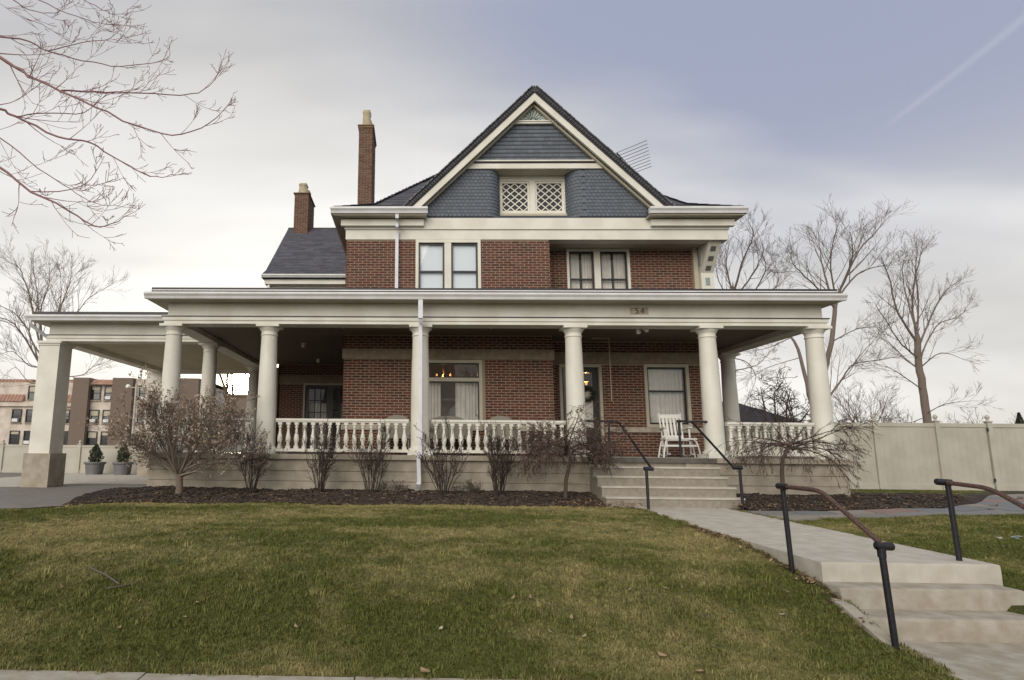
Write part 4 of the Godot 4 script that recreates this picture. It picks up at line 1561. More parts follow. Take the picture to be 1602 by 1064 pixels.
func multi(called: String, mb: MB, m: Material, xf: Array, cols: Array, parent: Node = null) -> MultiMeshInstance3D:
	var mm := MultiMesh.new()
	mm.transform_format = MultiMesh.TRANSFORM_3D
	mm.use_colors = true
	mm.mesh = mb.mesh()
	mm.instance_count = xf.size()
	var buf := PackedFloat32Array()
	buf.resize(xf.size() * 16)
	var k := 0
	for i in xf.size():
		var t: Transform3D = xf[i]
		var c: Color = cols[i]
		buf[k] = t.basis.x.x; buf[k + 1] = t.basis.y.x; buf[k + 2] = t.basis.z.x; buf[k + 3] = t.origin.x
		buf[k + 4] = t.basis.x.y; buf[k + 5] = t.basis.y.y; buf[k + 6] = t.basis.z.y; buf[k + 7] = t.origin.y
		buf[k + 8] = t.basis.x.z; buf[k + 9] = t.basis.y.z; buf[k + 10] = t.basis.z.z; buf[k + 11] = t.origin.z
		buf[k + 12] = c.r; buf[k + 13] = c.g; buf[k + 14] = c.b; buf[k + 15] = 1.0
		k += 16
	mm.buffer = buf
	var o := MultiMeshInstance3D.new()
	o.name = called
	o.multimesh = mm
	o.material_override = m
	o.set_meta("kind", "stuff")
	if parent: parent.add_child(o, true)
	else: add_child(o, true)
	return o

# ------------------------------------------------------------------ ground, paving, grass
func build_ground() -> void:
	var mb := MB.new()
	var xs := []
	var zs := []
	for x in [-320.0, -250.0, -120.0, -60.0, -35.0, -22.0, -16.0]: xs.append(x)
	var x := -14.0
	while x < 15.01:
		xs.append(x); x += 0.25
	for e in [16.0, 18.0, 22.0, 35.0, 60.0, 120.0, 250.0, 320.0]: xs.append(e)
	for d in [-320.0, -200.0, -80.0, -30.0, -12.0, -5.0, 0.0, 2.0, 3.2, 4.0]: zs.append(d)
	var d := 4.6
	while d < 13.6:
		zs.append(d); d += 0.15
	for e in [14.0, 14.5, 15.0, 16.0, 17.0, 18.0, 19.0, 20.0, 22.0, 25.0, 30.0, 40.0, 60.0, 100.0, 200.0, 320.0]: zs.append(e)
	var nx := xs.size()
	for j in zs.size():
		for i in nx:
			var px: float = xs[i]
			var pd: float = zs[j]
			var y := hgt(px, pd)
			if px > 4.05 and px < 5.48 and pd > 5.0 and pd < 13.4: y -= 0.25
			elif pd > 3.15 and pd < 4.8: y -= 0.06
			elif px < -5.0 and pd > table(DRIVE_FRONT, px) + 0.1 and pd < 24.0: y -= 0.05
			elif px > 5.62 and px < 16 and pd > table(PATH_FRONT, px) + 0.1 and pd < table(PATH_BACK, px): y -= 0.05
			elif pd > 13.5 and pd < 26.0 and px > -5.2 and px < 8.4: y -= 0.2
			mb.v.append(Vector3(px, y, -pd))
			var c := lawn_color(lawn_tone(px, pd)) * 0.72
			if not is_lawn(px, pd) and pd > 5.0 and pd < 24.0 and not (px > 3.4 and px < 6.3 and pd < 10.0):
				c = Vector3(0.05, 0.035, 0.024)
			elif pd > 24.0:
				c = Vector3(0.11, 0.105, 0.05)
			mb.c.append(Color(c.x, c.y, c.z))
	for j in zs.size():
		for i in nx:
			var a := mb.v[j * nx + mini(i + 1, nx - 1)] - mb.v[j * nx + maxi(i - 1, 0)]
			var b := mb.v[mini(j + 1, zs.size() - 1) * nx + i] - mb.v[maxi(j - 1, 0) * nx + i]
			mb.n.append(a.cross(b).normalized())
	for j in zs.size() - 1:
		for i in nx - 1:
			var A := j * nx + i
			mb.ix.append(A); mb.ix.append(A + nx); mb.ix.append(A + nx + 1)
			mb.ix.append(A); mb.ix.append(A + nx + 1); mb.ix.append(A + 1)
	struct("ground", mb, M.soil)
	# public pavement in slabs, kerb and street behind the camera
	var sw := struct("sidewalk", MB_box(-60, 60, -0.12, -0.012, 3.3, 4.92), M.old_concrete)
	var k := -12
	while k < 12:
		var s := MB.new()
		var x0 := -0.42 + k * 1.52
		s.cbox(x0 + 0.006, x0 + 1.514, -0.1, 0.004 + R.randf_range(-0.004, 0.004), 3.32, 4.93 + R.randf_range(-0.012, 0.012), 0.012)
		part("slab", s, M.old_concrete, sw)
		k += 1
	struct("road", MB_box(-200, 200, -0.3, -0.14, -9.0, 1.6), M.asphalt)
	struct("kerb", MB_box(-200, 200, -0.3, -0.005, 1.6, 1.75), M.concrete)
	# drive
	var dr := MB.new()
	strip_x(dr, -40.0, -5.3, 0.4, DRIVE_FRONT, [[-40.0, 24.4], [-5.3, 24.4]], 40, 0, 0.012)
	struct("driveway", dr, M.asphalt)
	var pad := MB.new()
	strip_x(pad, -13.0, -5.45, 0.4, [[-13.0, 15.0], [-9.6, 15.6], [-9.0, 17.3], [-5.4, 17.6]], [[-13.0, 24.38], [-5.3, 24.38]], 20, 0, 0.018)
	struct("carport_pad", pad, M.concrete)
	# garden walk to the porch, laid in three slabs
	var w := MB.new()
	w.bd(4.03, 5.66, 0.2, 0.56, 6.70, 12.2)
	var walk := struct("front_walk", w, M.concrete)
	for seg in [[6.64, 8.7], [8.708, 10.6], [10.608, 12.3]]:
		var s := MB.new()
		var y := lerpf(0.572, 0.618, (seg[0] - 6.6) / 5.7)
		var y1 := lerpf(0.572, 0.618, (seg[1] - 6.6) / 5.7)
		var poly := PackedVector2Array([Vector2(-seg[1], 0.25), Vector2(-seg[0], 0.25), Vector2(-seg[0], y - 0.022), Vector2(-seg[0] - 0.006, y - 0.007), Vector2(-seg[0] - 0.022, y), Vector2(-seg[1], y1)])
		if seg[0] < 7.0: rough_step(s, 3.985, 5.69, 0.25, y, y1, seg[0], seg[1], 0.026)
		else: s.prism(poly, Transform3D(Basis(Vector3(0, 0, 1), Vector3(0, 1, 0), Vector3(-1, 0, 0)), Vector3.ZERO), -5.69, -3.985)
		part("slab", s, M.concrete, walk)
	var st := struct("walk_steps", MB_box(3.99, 5.60, -0.1, 0.15, 6.1, 6.84), M.old_concrete)
	for q in [[0.39, 6.36, 3.97, 5.64], [0.205, 6.02, 3.965, 6.3]]:
		var s := MB.new()
		rough_step(s, q[2], q[3], -0.05, q[0], q[0], q[1], 6.85, 0.030)
		part("step", s, M.old_concrete, st)
	var lan := MB.new()
	lan.cbox(3.96, 6.5, -0.1, 0.02, 4.90, 6.2, 0.012)
	part("landing", lan, M.old_concrete, st)
	var ck := MB.new()
	ck.prism(PackedVector2Array([Vector2(-6.55, -0.1), Vector2(-5.62, -0.1), Vector2(-5.62, 0.06), Vector2(-5.75, 0.11), Vector2(-6.2, 0.27), Vector2(-6.55, 0.30)]), Transform3D(Basis(Vector3(0, 0, 1), Vector3(0, 1, 0), Vector3(-1, 0, 0)), Vector3.ZERO), -3.968, -3.86)
	part("side_kerb", ck, M.old_concrete, st)
	# mulch beds
	var mu := MB.new()
	strip_x(mu, -6.1, 3.75, 0.1, MULCH_FRONT, [[-6.2, 12.6], [-5.5, 13.4], [4.0, 13.4]], 14, 1, 0.012)
	struct("mulch_bed", mu, M.mulch)
	var mu2 := MB.new()
	strip_x(mu2, 5.9, 11.4, 0.1, [[5.6, 11.75], [7.0, 11.66], [8.7, 12.28], [9.83, 12.62], [11.4, 13.6]], [[5.9, 13.4], [8.7, 13.4], [9.2, 14.1], [11.4, 14.3]], 14, 1, 0.012)
	struct("mulch_bed", mu2, M.mulch)
	var chip := MB.new()
	chip.obox(Vector3.ZERO, Vector3(0.045, 0.007, 0.016), Basis())
	var xf := []
	var cols := []
	R.seed = 5
	for i in 15000:
		var right_bed := i % 4 == 0
		var cx := R.randf_range(6.0, 11.3) if right_bed else R.randf_range(-6.1, 3.6)
		var f: float = table(PATH_BACK, cx) + 0.1 if right_bed else table(MULCH_FRONT, cx) - 0.03
		var b := 13.3
		if right_bed and cx > 8.7: b = minf(14.2, f + 1.2)
		if not right_bed and cx < -5.5: b = 12.9
		var s := pow(R.randf(), 1.3)
		var cd := lerpf(f, b, s)
		var yy := hgt(cx, cd) + 0.02 + 0.17 * sin(s * (b - f) / maxf(13.4 - f, 0.2) * PI * 0.5) + noise.get_noise_2d(cx * 260.0, cd * 260.0) * 0.035 * minf(1.0, s * 5.0)
		var bas := Basis(rand_dir().normalized(), R.randf_range(-0.6, 0.6)) * Basis(Vector3.UP, R.randf() * TAU)
		xf.append(Transform3D(bas.scaled(Vector3.ONE * R.randf_range(0.6, 1.7)), Vector3(cx, yy, -cd)))
		var k2 := R.randf()
		var c := Color(0.040, 0.028, 0.021).lerp(Color(0.10, 0.072, 0.055), k2 * k2)
		if R.randf() < 0.035: c = Color(0.27, 0.19, 0.12)
		cols.append(c)
	multi("mulch_chips", chip, M.plain, xf, cols)
	# flagstone path
	R.seed = 8
	var fp := MB.new()
	strip_x(fp, 5.68, 16.0, 0.2, PATH_FRONT, [[5.6, 11.62], [7.0, 11.55], [8.7, 12.17], [9.83, 12.5], [11.7, 13.95], [14.3, 16.75], [16.0, 18.0]], 8, 0, -0.03)
	var path := struct("flagstone_path", fp, M.concrete)
	var cx2 := 5.70
	var tones := [Color(0.20, 0.215, 0.225), Color(0.30, 0.20, 0.165), Color(0.33, 0.30, 0.26), Color(0.25, 0.24, 0.235), Color(0.34, 0.29, 0.25), Color(0.20, 0.22, 0.23)]
	while cx2 < 16.0:
		var wd := R.randf_range(0.55, 1.0)
		var rows := 2 if cx2 < 10.4 else 5
		for r in rows:
			var s := MB.new()
			s.col = tones[R.randi() % tones.size()]
			var pts := []
			for e in [[0.0, 0.0], [1.0, 0.0], [1.0, 1.0], [0.0, 1.0]]:
				var px: float = cx2 + 0.012 + (wd - 0.024) * e[0]
				var f0 := table(PATH_FRONT, px) + 0.02
				var b0 := table(PATH_BACK, px) - 0.02
				var t: float = (r + e[1]) / rows + (0.06 * sin(px * 7.0 + r * 2.0) if (r + e[1] > 0.1 and r + e[1] < rows - 0.1) else 0.0)
				var pd := lerpf(f0, b0, t) + (0.012 if e[1] < 0.5 else -0.012)
				pts.append(Vector3(px, hgt(px, pd) + 0.022, -pd))
			s.quad(pts[0], pts[1], pts[2], pts[3])
			var dn := Vector3(0, 0.05, 0)
			for q in 4:
				s.quad(pts[q] - dn, pts[(q + 1) % 4] - dn, pts[(q + 1) % 4], pts[q])
			part("flagstone", s, M.slate, path)
		cx2 += wd

# a worn concrete block: its upper front edge is rounded unevenly along x
func rough_step(mb: MB, x0: float, x1: float, y0: float, y: float, yb: float, d0: float, d1: float, r: float) -> void:
	var n := int((x1 - x0) / 0.035)
	var rings := []
	for i in n + 1:
		var x := lerpf(x0, x1, i / float(n))
		var e := 1.0 + 0.45 * noise.get_noise_2d(x * 900.0, d0 * 500.0)
		if R.randf() < 0.07: e += R.randf_range(0.3, 0.9)
		var side := r * 0.7 * (1.0 if i == 0 or i == n else 0.0)
		var rr := r * e
		var dj := noise.get_noise_2d(x * 500.0, d0 * 900.0) * 0.006
		var f := d0 + dj
		rings.append([Vector3(x, y0, -f), Vector3(x, y - rr, -f), Vector3(x, y - rr * 0.45 - side * 0.2, -f - rr * 0.12), Vector3(x, y - rr * 0.14 - side * 0.3, -f - rr * 0.45), Vector3(x, y - side * 0.35, -f - rr), Vector3(x, yb - side * 0.35, -d1)])
	var i0 := mb.v.size()
	var m: int = rings[0].size()
	for i in n + 1:
		for k in m:
			var a: Vector3 = rings[i][maxi(k - 1, 0)]
			var b: Vector3 = rings[i][mini(k + 1, m - 1)]
			if k == 1: a = rings[i][1]
			if k == m - 2: b = rings[i][m - 1]
			mb.v.append(rings[i][k])
			mb.n.append(Vector3.RIGHT.cross(b - a).normalized() if k > 0 else Vector3(0, 0, 1))
			mb.c.append(mb.col)
	for i in n:
		for k in m - 1:
			var A := i0 + i * m + k
			var B := A + m
			mb.ix.append(A); mb.ix.append(A + 1); mb.ix.append(B + 1)
			mb.ix.append(A); mb.ix.append(B + 1); mb.ix.append(B)
	for e in [0, n]:
		var q: Array = rings[e]
		var back := Vector3(q[0].x, y0, -d1)
		for k in m - 1:
			if e == 0: mb.tri(back, q[k], q[k + 1])
			else: mb.tri(back, q[k + 1], q[k])

func MB_box(x0: float, x1: float, y0: float, y1: float, d0: float, d1: float) -> MB:
	var m := MB.new()
	m.bd(x0, x1, y0, y1, d0, d1)
	return m

func build_grass() -> void:
	R.seed = 31
	var variants := []
	for q in 3:
		var mb := MB.new()
		for k in 7:
			var an := R.randf() * TAU
			var o := Vector3(R.randf_range(-0.025, 0.025), -0.004, R.randf_range(-0.025, 0.025))
			var lean := Vector3(cos(an), 0, sin(an))
			var side := Vector3(-sin(an), 0, cos(an)) * R.randf_range(0.0016, 0.003)
			var h := R.randf_range(0.016, 0.036)
			var a := R.randf_range(0.2, 0.9)
			var m := o + Vector3(0, h * 0.6, 0) + lean * h * 0.3 * a
			var e := o + Vector3(0, h, 0) + lean * h * 1.0 * a
			mb.quad(o - side, o + side, m + side * 0.8, m - side * 0.8)
			mb.tri(m - side * 0.8, m + side * 0.8, e)
		variants.append(mb)
	for q in 3:
		var xf := []
		var cols := []
		var tries := 0
		while xf.size() < 62000 and tries < 260000:
			tries += 1
			var d := 4.97 + pow(R.randf(), 1.5) * 7.4
			var x := R.randf_range(-0.70 * d - 0.8, minf(0.98 * d + 0.6, 13.0))
			if R.randf() < 0.03:
				d = R.randf_range(13.8, 19.2)
				x = R.randf_range(8.9, 16.0)
			if not is_lawn(x, d):
				continue
			var t := lawn_tone(x, d)
			var tt := clampf(t + R.randf_range(-0.24, 0.24), 0.0, 1.0)
			var c := lawn_color(tt) * R.randf_range(0.78, 1.28)
			var clump := noise.get_noise_2d(x * 420.0 + 31.0, d * 420.0)
			var s := R.randf_range(0.65, 1.2) * (1.0 - 0.22 * t) * (1.0 + clump * 0.8)
			if R.randf() < 0.012: s *= 1.9
			xf.append(Transform3D(Basis(Vector3.UP, R.randf() * TAU).scaled(Vector3(s * 1.15, s, s * 1.15)), Vector3(x, hgt(x, d), -d)))
			cols.append(Color(c.x, c.y, c.z))
		for i in 1500:      # longer tufts that creep over the edges of the walk and the pavement
			var d := R.randf_range(5.1, 11.9)
			var x := 3.965 + R.randfn(0.0, 0.02) if i % 2 else 5.70 + R.randfn(0.0, 0.02)
			if i % 3 == 0:
				d = 4.955 + R.randfn(0.0, 0.02)
				x = R.randf_range(-4.6, 3.9)
			elif i % 2 == 0 and d < 6.7: continue
			if noise.get_noise_2d(x * 300.0, d * 300.0) < -0.05: continue
			var c := lawn_color(R.randf_range(0.0, 0.9)) * R.randf_range(0.6, 1.1)
			var s := R.randf_range(0.9, 1.7)
			xf.append(Transform3D(Basis(Vector3.UP, R.randf() * TAU).scaled(Vector3(s, s, s)), Vector3(x, hgt(x, d), -d)))
			cols.append(Color(c.x, c.y, c.z))
		multi("lawn_grass", variants[q], M.leafy, xf, cols)

func ground_leaf(mb: MB, s: float, curl: float, fat: float) -> void:
	var a := []
	for k in 9:
		var t := k / 8.0
		var w := sin(PI * pow(t, 0.8)) * s * fat
		a.append([Vector3((t - 0.5) * 2.0 * s, 0.004 + curl * pow(t - 0.4, 2.0) * s * 2.0, 0), w])
	for k in 8:
		var p: Vector3 = a[k][0]
		var q: Vector3 = a[k + 1][0]
		var u := Vector3(0, curl * 0.35, 1)
		var v := Vector3(0, curl * 0.35, -1)
		mb.quad(p, q, q + v * a[k + 1][1], p + v * a[k][1])
		mb.quad(p + u * a[k][1], q + u * a[k + 1][1], q, p)

func build_litter() -> void:
	R.seed = 14
	var spots := [[-3.38, 6.35], [-3.65, 6.1], [-1.98, 6.12], [-0.17, 6.28], [-2.0, 5.89], [-1.91, 5.79], [-2.5, 5.7], [-2.58, 5.59], [-1.01, 5.78], [-1.26, 5.53], [-0.13, 6.69], [-1.48, 6.14], [0.92, 6.26], [1.08, 6.29], [1.23, 6.17], [1.38, 5.97], [0.23, 5.79], [1.15, 5.77], [1.42, 5.69], [2.23, 6.72], [2.05, 6.45], [2.39, 6.46], [1.82, 6.53], [3.34, 6.52], [3.52, 6.46], [2.72, 6.01], [2.74, 5.76], [2.42, 5.54], [3.27, 6.09], [0.64, 9.64], [3.6, 8.65], [1.76, 5.96], [1.72, 6.33], [-0.04, 5.3], [2.4, 6.12]]
	var protos := []
	for q in 6:
		var mb := MB.new()
		mb.col = [Color(0.32, 0.24, 0.13), Color(0.25, 0.18, 0.11), Color(0.38, 0.31, 0.21), Color(0.22, 0.13, 0.07), Color(0.29, 0.22, 0.12), Color(0.42, 0.36, 0.27)][q]
		ground_leaf(mb, R.randf_range(0.022, 0.036), R.randf_range(0.3, 1.0), R.randf_range(0.35, 0.6))
		protos.append(mb.mesh())
	for sp in spots:
		var o := MeshInstance3D.new()
		o.name = "fallen_leaf"
		o.mesh = protos[R.randi() % 6]
		o.material_override = M.leafy
		add_child(o, true)
		o.position = Vector3(sp[0], hgt(sp[0], sp[1]) + 0.03, -sp[1])
		o.rotation = Vector3(R.randf_range(-0.4, 0.4), R.randf() * TAU, R.randf_range(-0.4, 0.4))
		tag(o, "small dry tan leaf lying on the front lawn", "leaf", "dry leaves on the front lawn")
	var big := [[1.93, 5.36, "round light brown leaf beside a bare patch low on the lawn", 0.042], [0.08, 4.98, "large curled brown leaf lying at the pavement edge", 0.048], [2.1, 5.08, "orange brown leaf lying flat at the pavement edge", 0.042]]
	for b in big:
		var mb := MB.new()
		mb.col = Color(0.36, 0.24, 0.15)
		ground_leaf(mb, b[3], 0.7, 0.75)
		var o := part("fallen_leaf", mb, M.leafy, null)
		o.position = Vector3(b[0], hgt(b[0], b[1]) + 0.025, -b[1])
		o.rotation.y = R.randf() * TAU
		tag(o, b[2], "leaf")
	# scraps of paper on the right lawn
	for b in [[7.49, 8.71, "crumpled white paper scrap on grass right of the front walk", Color(0.72, 0.72, 0.68)], [7.80, 8.79, "pale blue paper scrap on grass, farther right than the white one", Color(0.55, 0.65, 0.74)]]:
		var mb := MB.new()
		mb.col = b[3]
		for k in 5:
			var p := rand_dir() * 0.02
			var a := Vector3(R.randf_range(-1, 1), R.randf_range(-0.3, 0.3), R.randf_range(-1, 1)) * 0.05
			var c := Vector3(-a.z, R.randf_range(-0.02, 0.02), a.x)
			mb.quad(p - a, p + c, p + a, p - c)
		var o := part("paper_scrap", mb, M.plain, null)
		o.position = Vector3(b[0], hgt(b[0], b[1]) + 0.045, -b[1])
		tag(o, b[2], "litter")
	# twigs on the lawn
	for q in [[[Vector2(-3.33, 6.75), Vector2(-3.06, 6.57), Vector2(-2.84, 6.40)], "grey broken twig lying across the left lawn", 0.009], [[Vector2(-2.93, 6.32), Vector2(-2.7, 6.42)], "short pale stick lying at the end of the grey twig", 0.006]]:
		var mb := MB.new()
		mb.col = Color(0.14, 0.12, 0.10)
		var pts := PackedVector3Array()
		var rd := PackedFloat32Array()
		for v in q[0]:
			pts.append(Vector3(v.x, hgt(v.x, v.y) + 0.04, -v.y))
			rd.append(q[2])
		mb.tube(pts, rd, 6, true)
		var o := part("fallen_twig", mb, M.bark, null)
		tag(o, q[1], "twig")
	# leaves drifted against the edge of the walk
	var xf := []
	var cols := []
	var lf := MB.new()
	ground_leaf(lf, 0.03, 0.8, 0.42)
	for i in 420:
		var d := lerpf(5.62, 9.4, R.randf())
		if noise.get_noise_2d(d * 260.0, 9.0) + R.randf_range(-0.25, 0.25) < 0.0: continue
		var x := 3.945 - absf(R.randfn(0.0, 0.05)) * (1.0 + 2.0 * R.randf() * R.randf())
		xf.append(Transform3D(Basis(rand_dir().normalized(), R.randf_range(-1.0, 1.0)) * Basis(Vector3.UP, R.randf() * TAU), Vector3(x, hgt(x, d) + R.randf_range(0.005, 0.05), -d)))
		cols.append(Color(0.16, 0.09, 0.045).lerp(Color(0.36, 0.26, 0.15), R.randf()) * R.randf_range(0.45, 1.1))
	for i in 420:
		var d := R.randf_range(11.5, 12.9)
		var x := R.randf_range(2.6, 4.05) if i % 2 else R.randf_range(5.75, 8.0)
		if x > 5.7: d = R.randf_range(11.75, 12.7)
		xf.append(Transform3D(Basis(rand_dir().normalized(), R.randf_range(-1.0, 1.0)) * Basis(Vector3.UP, R.randf() * TAU), Vector3(x, hgt(x, d) + R.randf_range(0.04, 0.11), -d)))
		cols.append(Color(0.22, 0.12, 0.06).lerp(Color(0.34, 0.24, 0.14), R.randf()) * R.randf_range(0.6, 1.1))
	multi("leaf_litter", lf, M.leafy, xf, cols)

# ------------------------------------------------------------------ furniture, rails, fences
func pipe(mb: MB, pts: Array, r := 0.024) -> void:
	var q := PackedVector3Array()
	var m := pts.size()
	q.append(pts[0])
	for i in range(1, m - 1):
		var a: Vector3 = pts[i - 1]
		var b: Vector3 = pts[i]
		var c: Vector3 = pts[i + 1]
		var k := minf(0.12, minf(a.distance_to(b), b.distance_to(c)) * 0.4)
		var s := b + (a - b).normalized() * k
		var e := b + (c - b).normalized() * k
		for t in 5:
			var u := t / 4.0
			q.append(s.lerp(b, u).lerp(b.lerp(e, u), u))
	q.append(pts[m - 1])
	var rad := PackedFloat32Array()
	for i in q.size(): rad.append(r)
	mb.tube(q, rad, 12, true)

func fitting(mb: MB, p: Vector3, a: Vector3, b: Vector3, r := 0.036) -> void:
	mb.tube(PackedVector3Array([p + a, p + a * 0.96, p.lerp(p + a, 0.85), p, p.lerp(p + b, 0.85), p + b * 0.96, p + b]), PackedFloat32Array([r * 0.55, r * 0.85, r, r, r, r * 0.85, r * 0.55]), 14, true)

func build_handrails() -> void:
	var t := thing("porch_handrail", "black iron pipe handrail on the wreath side of the porch steps", "handrail", Vector3(4.15, 0.6, -11.8), "pipe handrails of the steps")
	var a := MB.new()
	pipe(a, [Vector3(4.155, 0.55, -11.8), Vector3(4.155, 1.32, -11.8)], 0.026)
	pipe(a, [Vector3(4.0, FLOOR, -13.4), Vector3(4.0, 2.23, -13.4)], 0.022)
	hp("post", a, M.pipe, t)
	var b := MB.new()
	pipe(b, [Vector3(4.255, 1.31, -11.8), Vector3(4.20, 2.23, -13.4), Vector3(3.55, 2.235, -13.42)], 0.022)
	hp("rail", b, M.pipe, t)
	var c := MB.new()
	fitting(c, Vector3(4.155, 1.32, -11.8), Vector3(-0.05, 0, 0), Vector3(0.13, -0.005, 0))
	fitting(c, Vector3(4.0, 2.23, -13.4), Vector3(0, -0.06, 0), Vector3(0, 0.03, 0), 0.03)
	hp("joint", c, M.pipe, t)
	t = thing("porch_handrail", "black iron pipe handrail beside the rocking chair at the porch steps", "handrail", Vector3(5.88, 0.6, -11.95), "pipe handrails of the steps")
	a = MB.new()
	pipe(a, [Vector3(5.885, 0.55, -11.95), Vector3(5.88, 1.35, -11.95)], 0.026)
	pipe(a, [Vector3(5.44, FLOOR, -13.42), Vector3(5.44, 2.245, -13.42)], 0.024)
	hp("post", a, M.pipe, t)
	b = MB.new()
	pipe(b, [Vector3(5.775, 1.35, -11.95), Vector3(5.70, 2.245, -13.42), Vector3(5.42, 2.245, -13.42)], 0.022)
	pipe(b, [Vector3(5.60, 2.240, -13.43), Vector3(6.03, 2.240, -13.45)], 0.022)
	hp("rail", b, M.pipe, t)
	c = MB.new()
	fitting(c, Vector3(5.88, 1.35, -11.95), Vector3(0.05, 0, 0), Vector3(-0.13, 0.0, 0))
	fitting(c, Vector3(5.44, 2.245, -13.42), Vector3(-0.04, 0, 0), Vector3(0.05, 0, 0), 0.03)
	hp("joint", c, M.pipe, t)
	# the lower pair by the pavement
	t = thing("walk_handrail", "rusty pipe handrail with two posts, left of the lower walk steps", "handrail", Vector3(3.9, 0.3, -6.3), "pipe handrails of the steps")
	a = MB.new()
	pipe(a, [Vector3(3.90, 0.30, -7.0), Vector3(3.875, 1.27, -7.0)], 0.025)
	hp("post", a, M.pipe, t)
	a = MB.new()
	pipe(a, [Vector3(3.915, -0.02, -5.64), Vector3(3.885, 0.86, -5.64)], 0.026)
	hp("post", a, M.pipe, t)
	b = MB.new()
	pipe(b, [Vector3(3.86, 1.275, -7.02), Vector3(3.875, 1.27, -6.36), Vector3(3.885, 0.875, -5.62)], 0.022)
	hp("rail", b, M.rust, t)
	c = MB.new()
	fitting(c, Vector3(3.86, 1.275, -7.0), Vector3(0, 0, -0.06), Vector3(0.0, 0.0, 0.11), 0.033)
	fitting(c, Vector3(3.885, 0.865, -5.64), Vector3(-0.045, 0.004, 0), Vector3(0.10, -0.004, 0.0), 0.035)
	fitting(c, Vector3(3.885, 0.82, -5.64), Vector3(0, 0.04, 0), Vector3(0, -0.05, 0), 0.032)
	hp("joint", c, M.pipe, t)
	t = thing("walk_handrail", "rusty pipe handrail on the right edge of the lower walk steps", "handrail", Vector3(5.45, 0.3, -6.5), "pipe handrails of the steps")
	a = MB.new()
	pipe(a, [Vector3(5.465, 0.40, -6.83), Vector3(5.445, 1.335, -6.83)], 0.026)
	hp("post", a, M.pipe, t)
	a = MB.new()
	pipe(a, [Vector3(5.50, -0.05, -5.55), Vector3(5.48, 0.92, -5.55)], 0.026)
	hp("post", a, M.pipe, t)
	b = MB.new()
	pipe(b, [Vector3(5.43, 1.34, -6.86), Vector3(5.455, 1.31, -6.36), Vector3(5.48, 0.93, -5.55)], 0.022)
	hp("rail", b, M.rust, t)
	c = MB.new()
	fitting(c, Vector3(5.435, 1.34, -6.84), Vector3(-0.10, 0.006, 0.0), Vector3(0.06, -0.004, 0.0), 0.034)
	fitting(c, Vector3(5.48, 0.92, -5.55), Vector3(-0.05, 0, 0), Vector3(0.1, 0, 0.0), 0.034)
	hp("joint", c, M.pipe, t)

func build_fences() -> void:
	var f := thing("vinyl_fence", "tall cream vinyl privacy fence with finial posts, right of the house", "fence", Vector3(9.0, 0.6, -19.4))
	var k := 0
	for x in [11.78, 13.56, 15.36, 16.86, 18.66, 20.46, 22.2]:
		var p := MB.new()
		p.bd(x - 0.065, x + 0.065, 0.5, 2.57, 19.34, 19.47)
		var post := hp("post", p, M.vinyl, f)
		var c := MB.new()
		c.bd(x - 0.085, x + 0.085, 2.57, 2.60, 19.32, 19.49)
		c.lathe([Vector2(0.06, 2.60), Vector2(0.035, 2.63), Vector2(0.03, 2.65), Vector2(0.06, 2.69), Vector2(0.062, 2.73), Vector2(0.03, 2.775), Vector2(0.0, 2.79)], 14, Vector3(x, 0, -19.405))
		part("finial", c, M.vinyl, post)
		k += 1
	var xs := [11.78, 13.56, 15.36, 16.80, 18.66, 20.46, 22.2]
	for i in xs.size() - 1:
		var p := MB.new()
		var x0: float = xs[i] + 0.066
		var x1: float = xs[i + 1] - (0.066 if i != 2 else 0.03)
		p.bd(x0, x1, 0.62, 2.42, 19.40, 19.43)
		p.bd(x0, x1, 2.42, 2.53, 19.375, 19.455)
		p.bd(x0, x1, 0.60, 0.76, 19.375, 19.455)
		var pn := hp("panel", p, M.vinyl, f)
		var g := MB.new()
		var x := x0 + 0.15
		while x < x1:
			g.bd(x, x + 0.006, 0.78, 2.41, 19.396, 19.40)
			x += 0.19
		part("tongue_joint", g, M.vinyl, pn)
	var h := MB.new()
	for y in [0.85, 2.3]:
		h.bd(16.755, 16.80, y, y + 0.1, 19.33, 19.35)
	hp("hinge", h, M.dark_metal, f)
	f = thing("vinyl_fence", "low cream vinyl fence behind the drive, backing the grey planters", "fence", Vector3(-12.8, 0.6, -24.4))
	var x := -26.3
	while x < -6.0:
		var p := MB.new()
		p.bd(x - 0.06, x + 0.06, 0.5, 1.68, 24.4, 24.52)
		var post := hp("post", p, M.vinyl, f)
		var c := MB.new()
		c.bd(x - 0.08, x + 0.08, 1.68, 1.71, 24.38, 24.54)
		c.lathe([Vector2(0.05, 1.71), Vector2(0.03, 1.735), Vector2(0.055, 1.78), Vector2(0.05, 1.82), Vector2(0.0, 1.86)], 12, Vector3(x, 0, -24.46))
		part("finial", c, M.vinyl, post)
		var pn := MB.new()
		pn.bd(x + 0.06, x + 1.44, 0.62, 1.58, 24.45, 24.48)
		pn.bd(x + 0.06, x + 1.44, 1.58, 1.66, 24.43, 24.50)
		pn.bd(x + 0.06, x + 1.44, 0.60, 0.72, 24.43, 24.50)
		hp("panel", pn, M.vinyl, f)
		x += 1.5

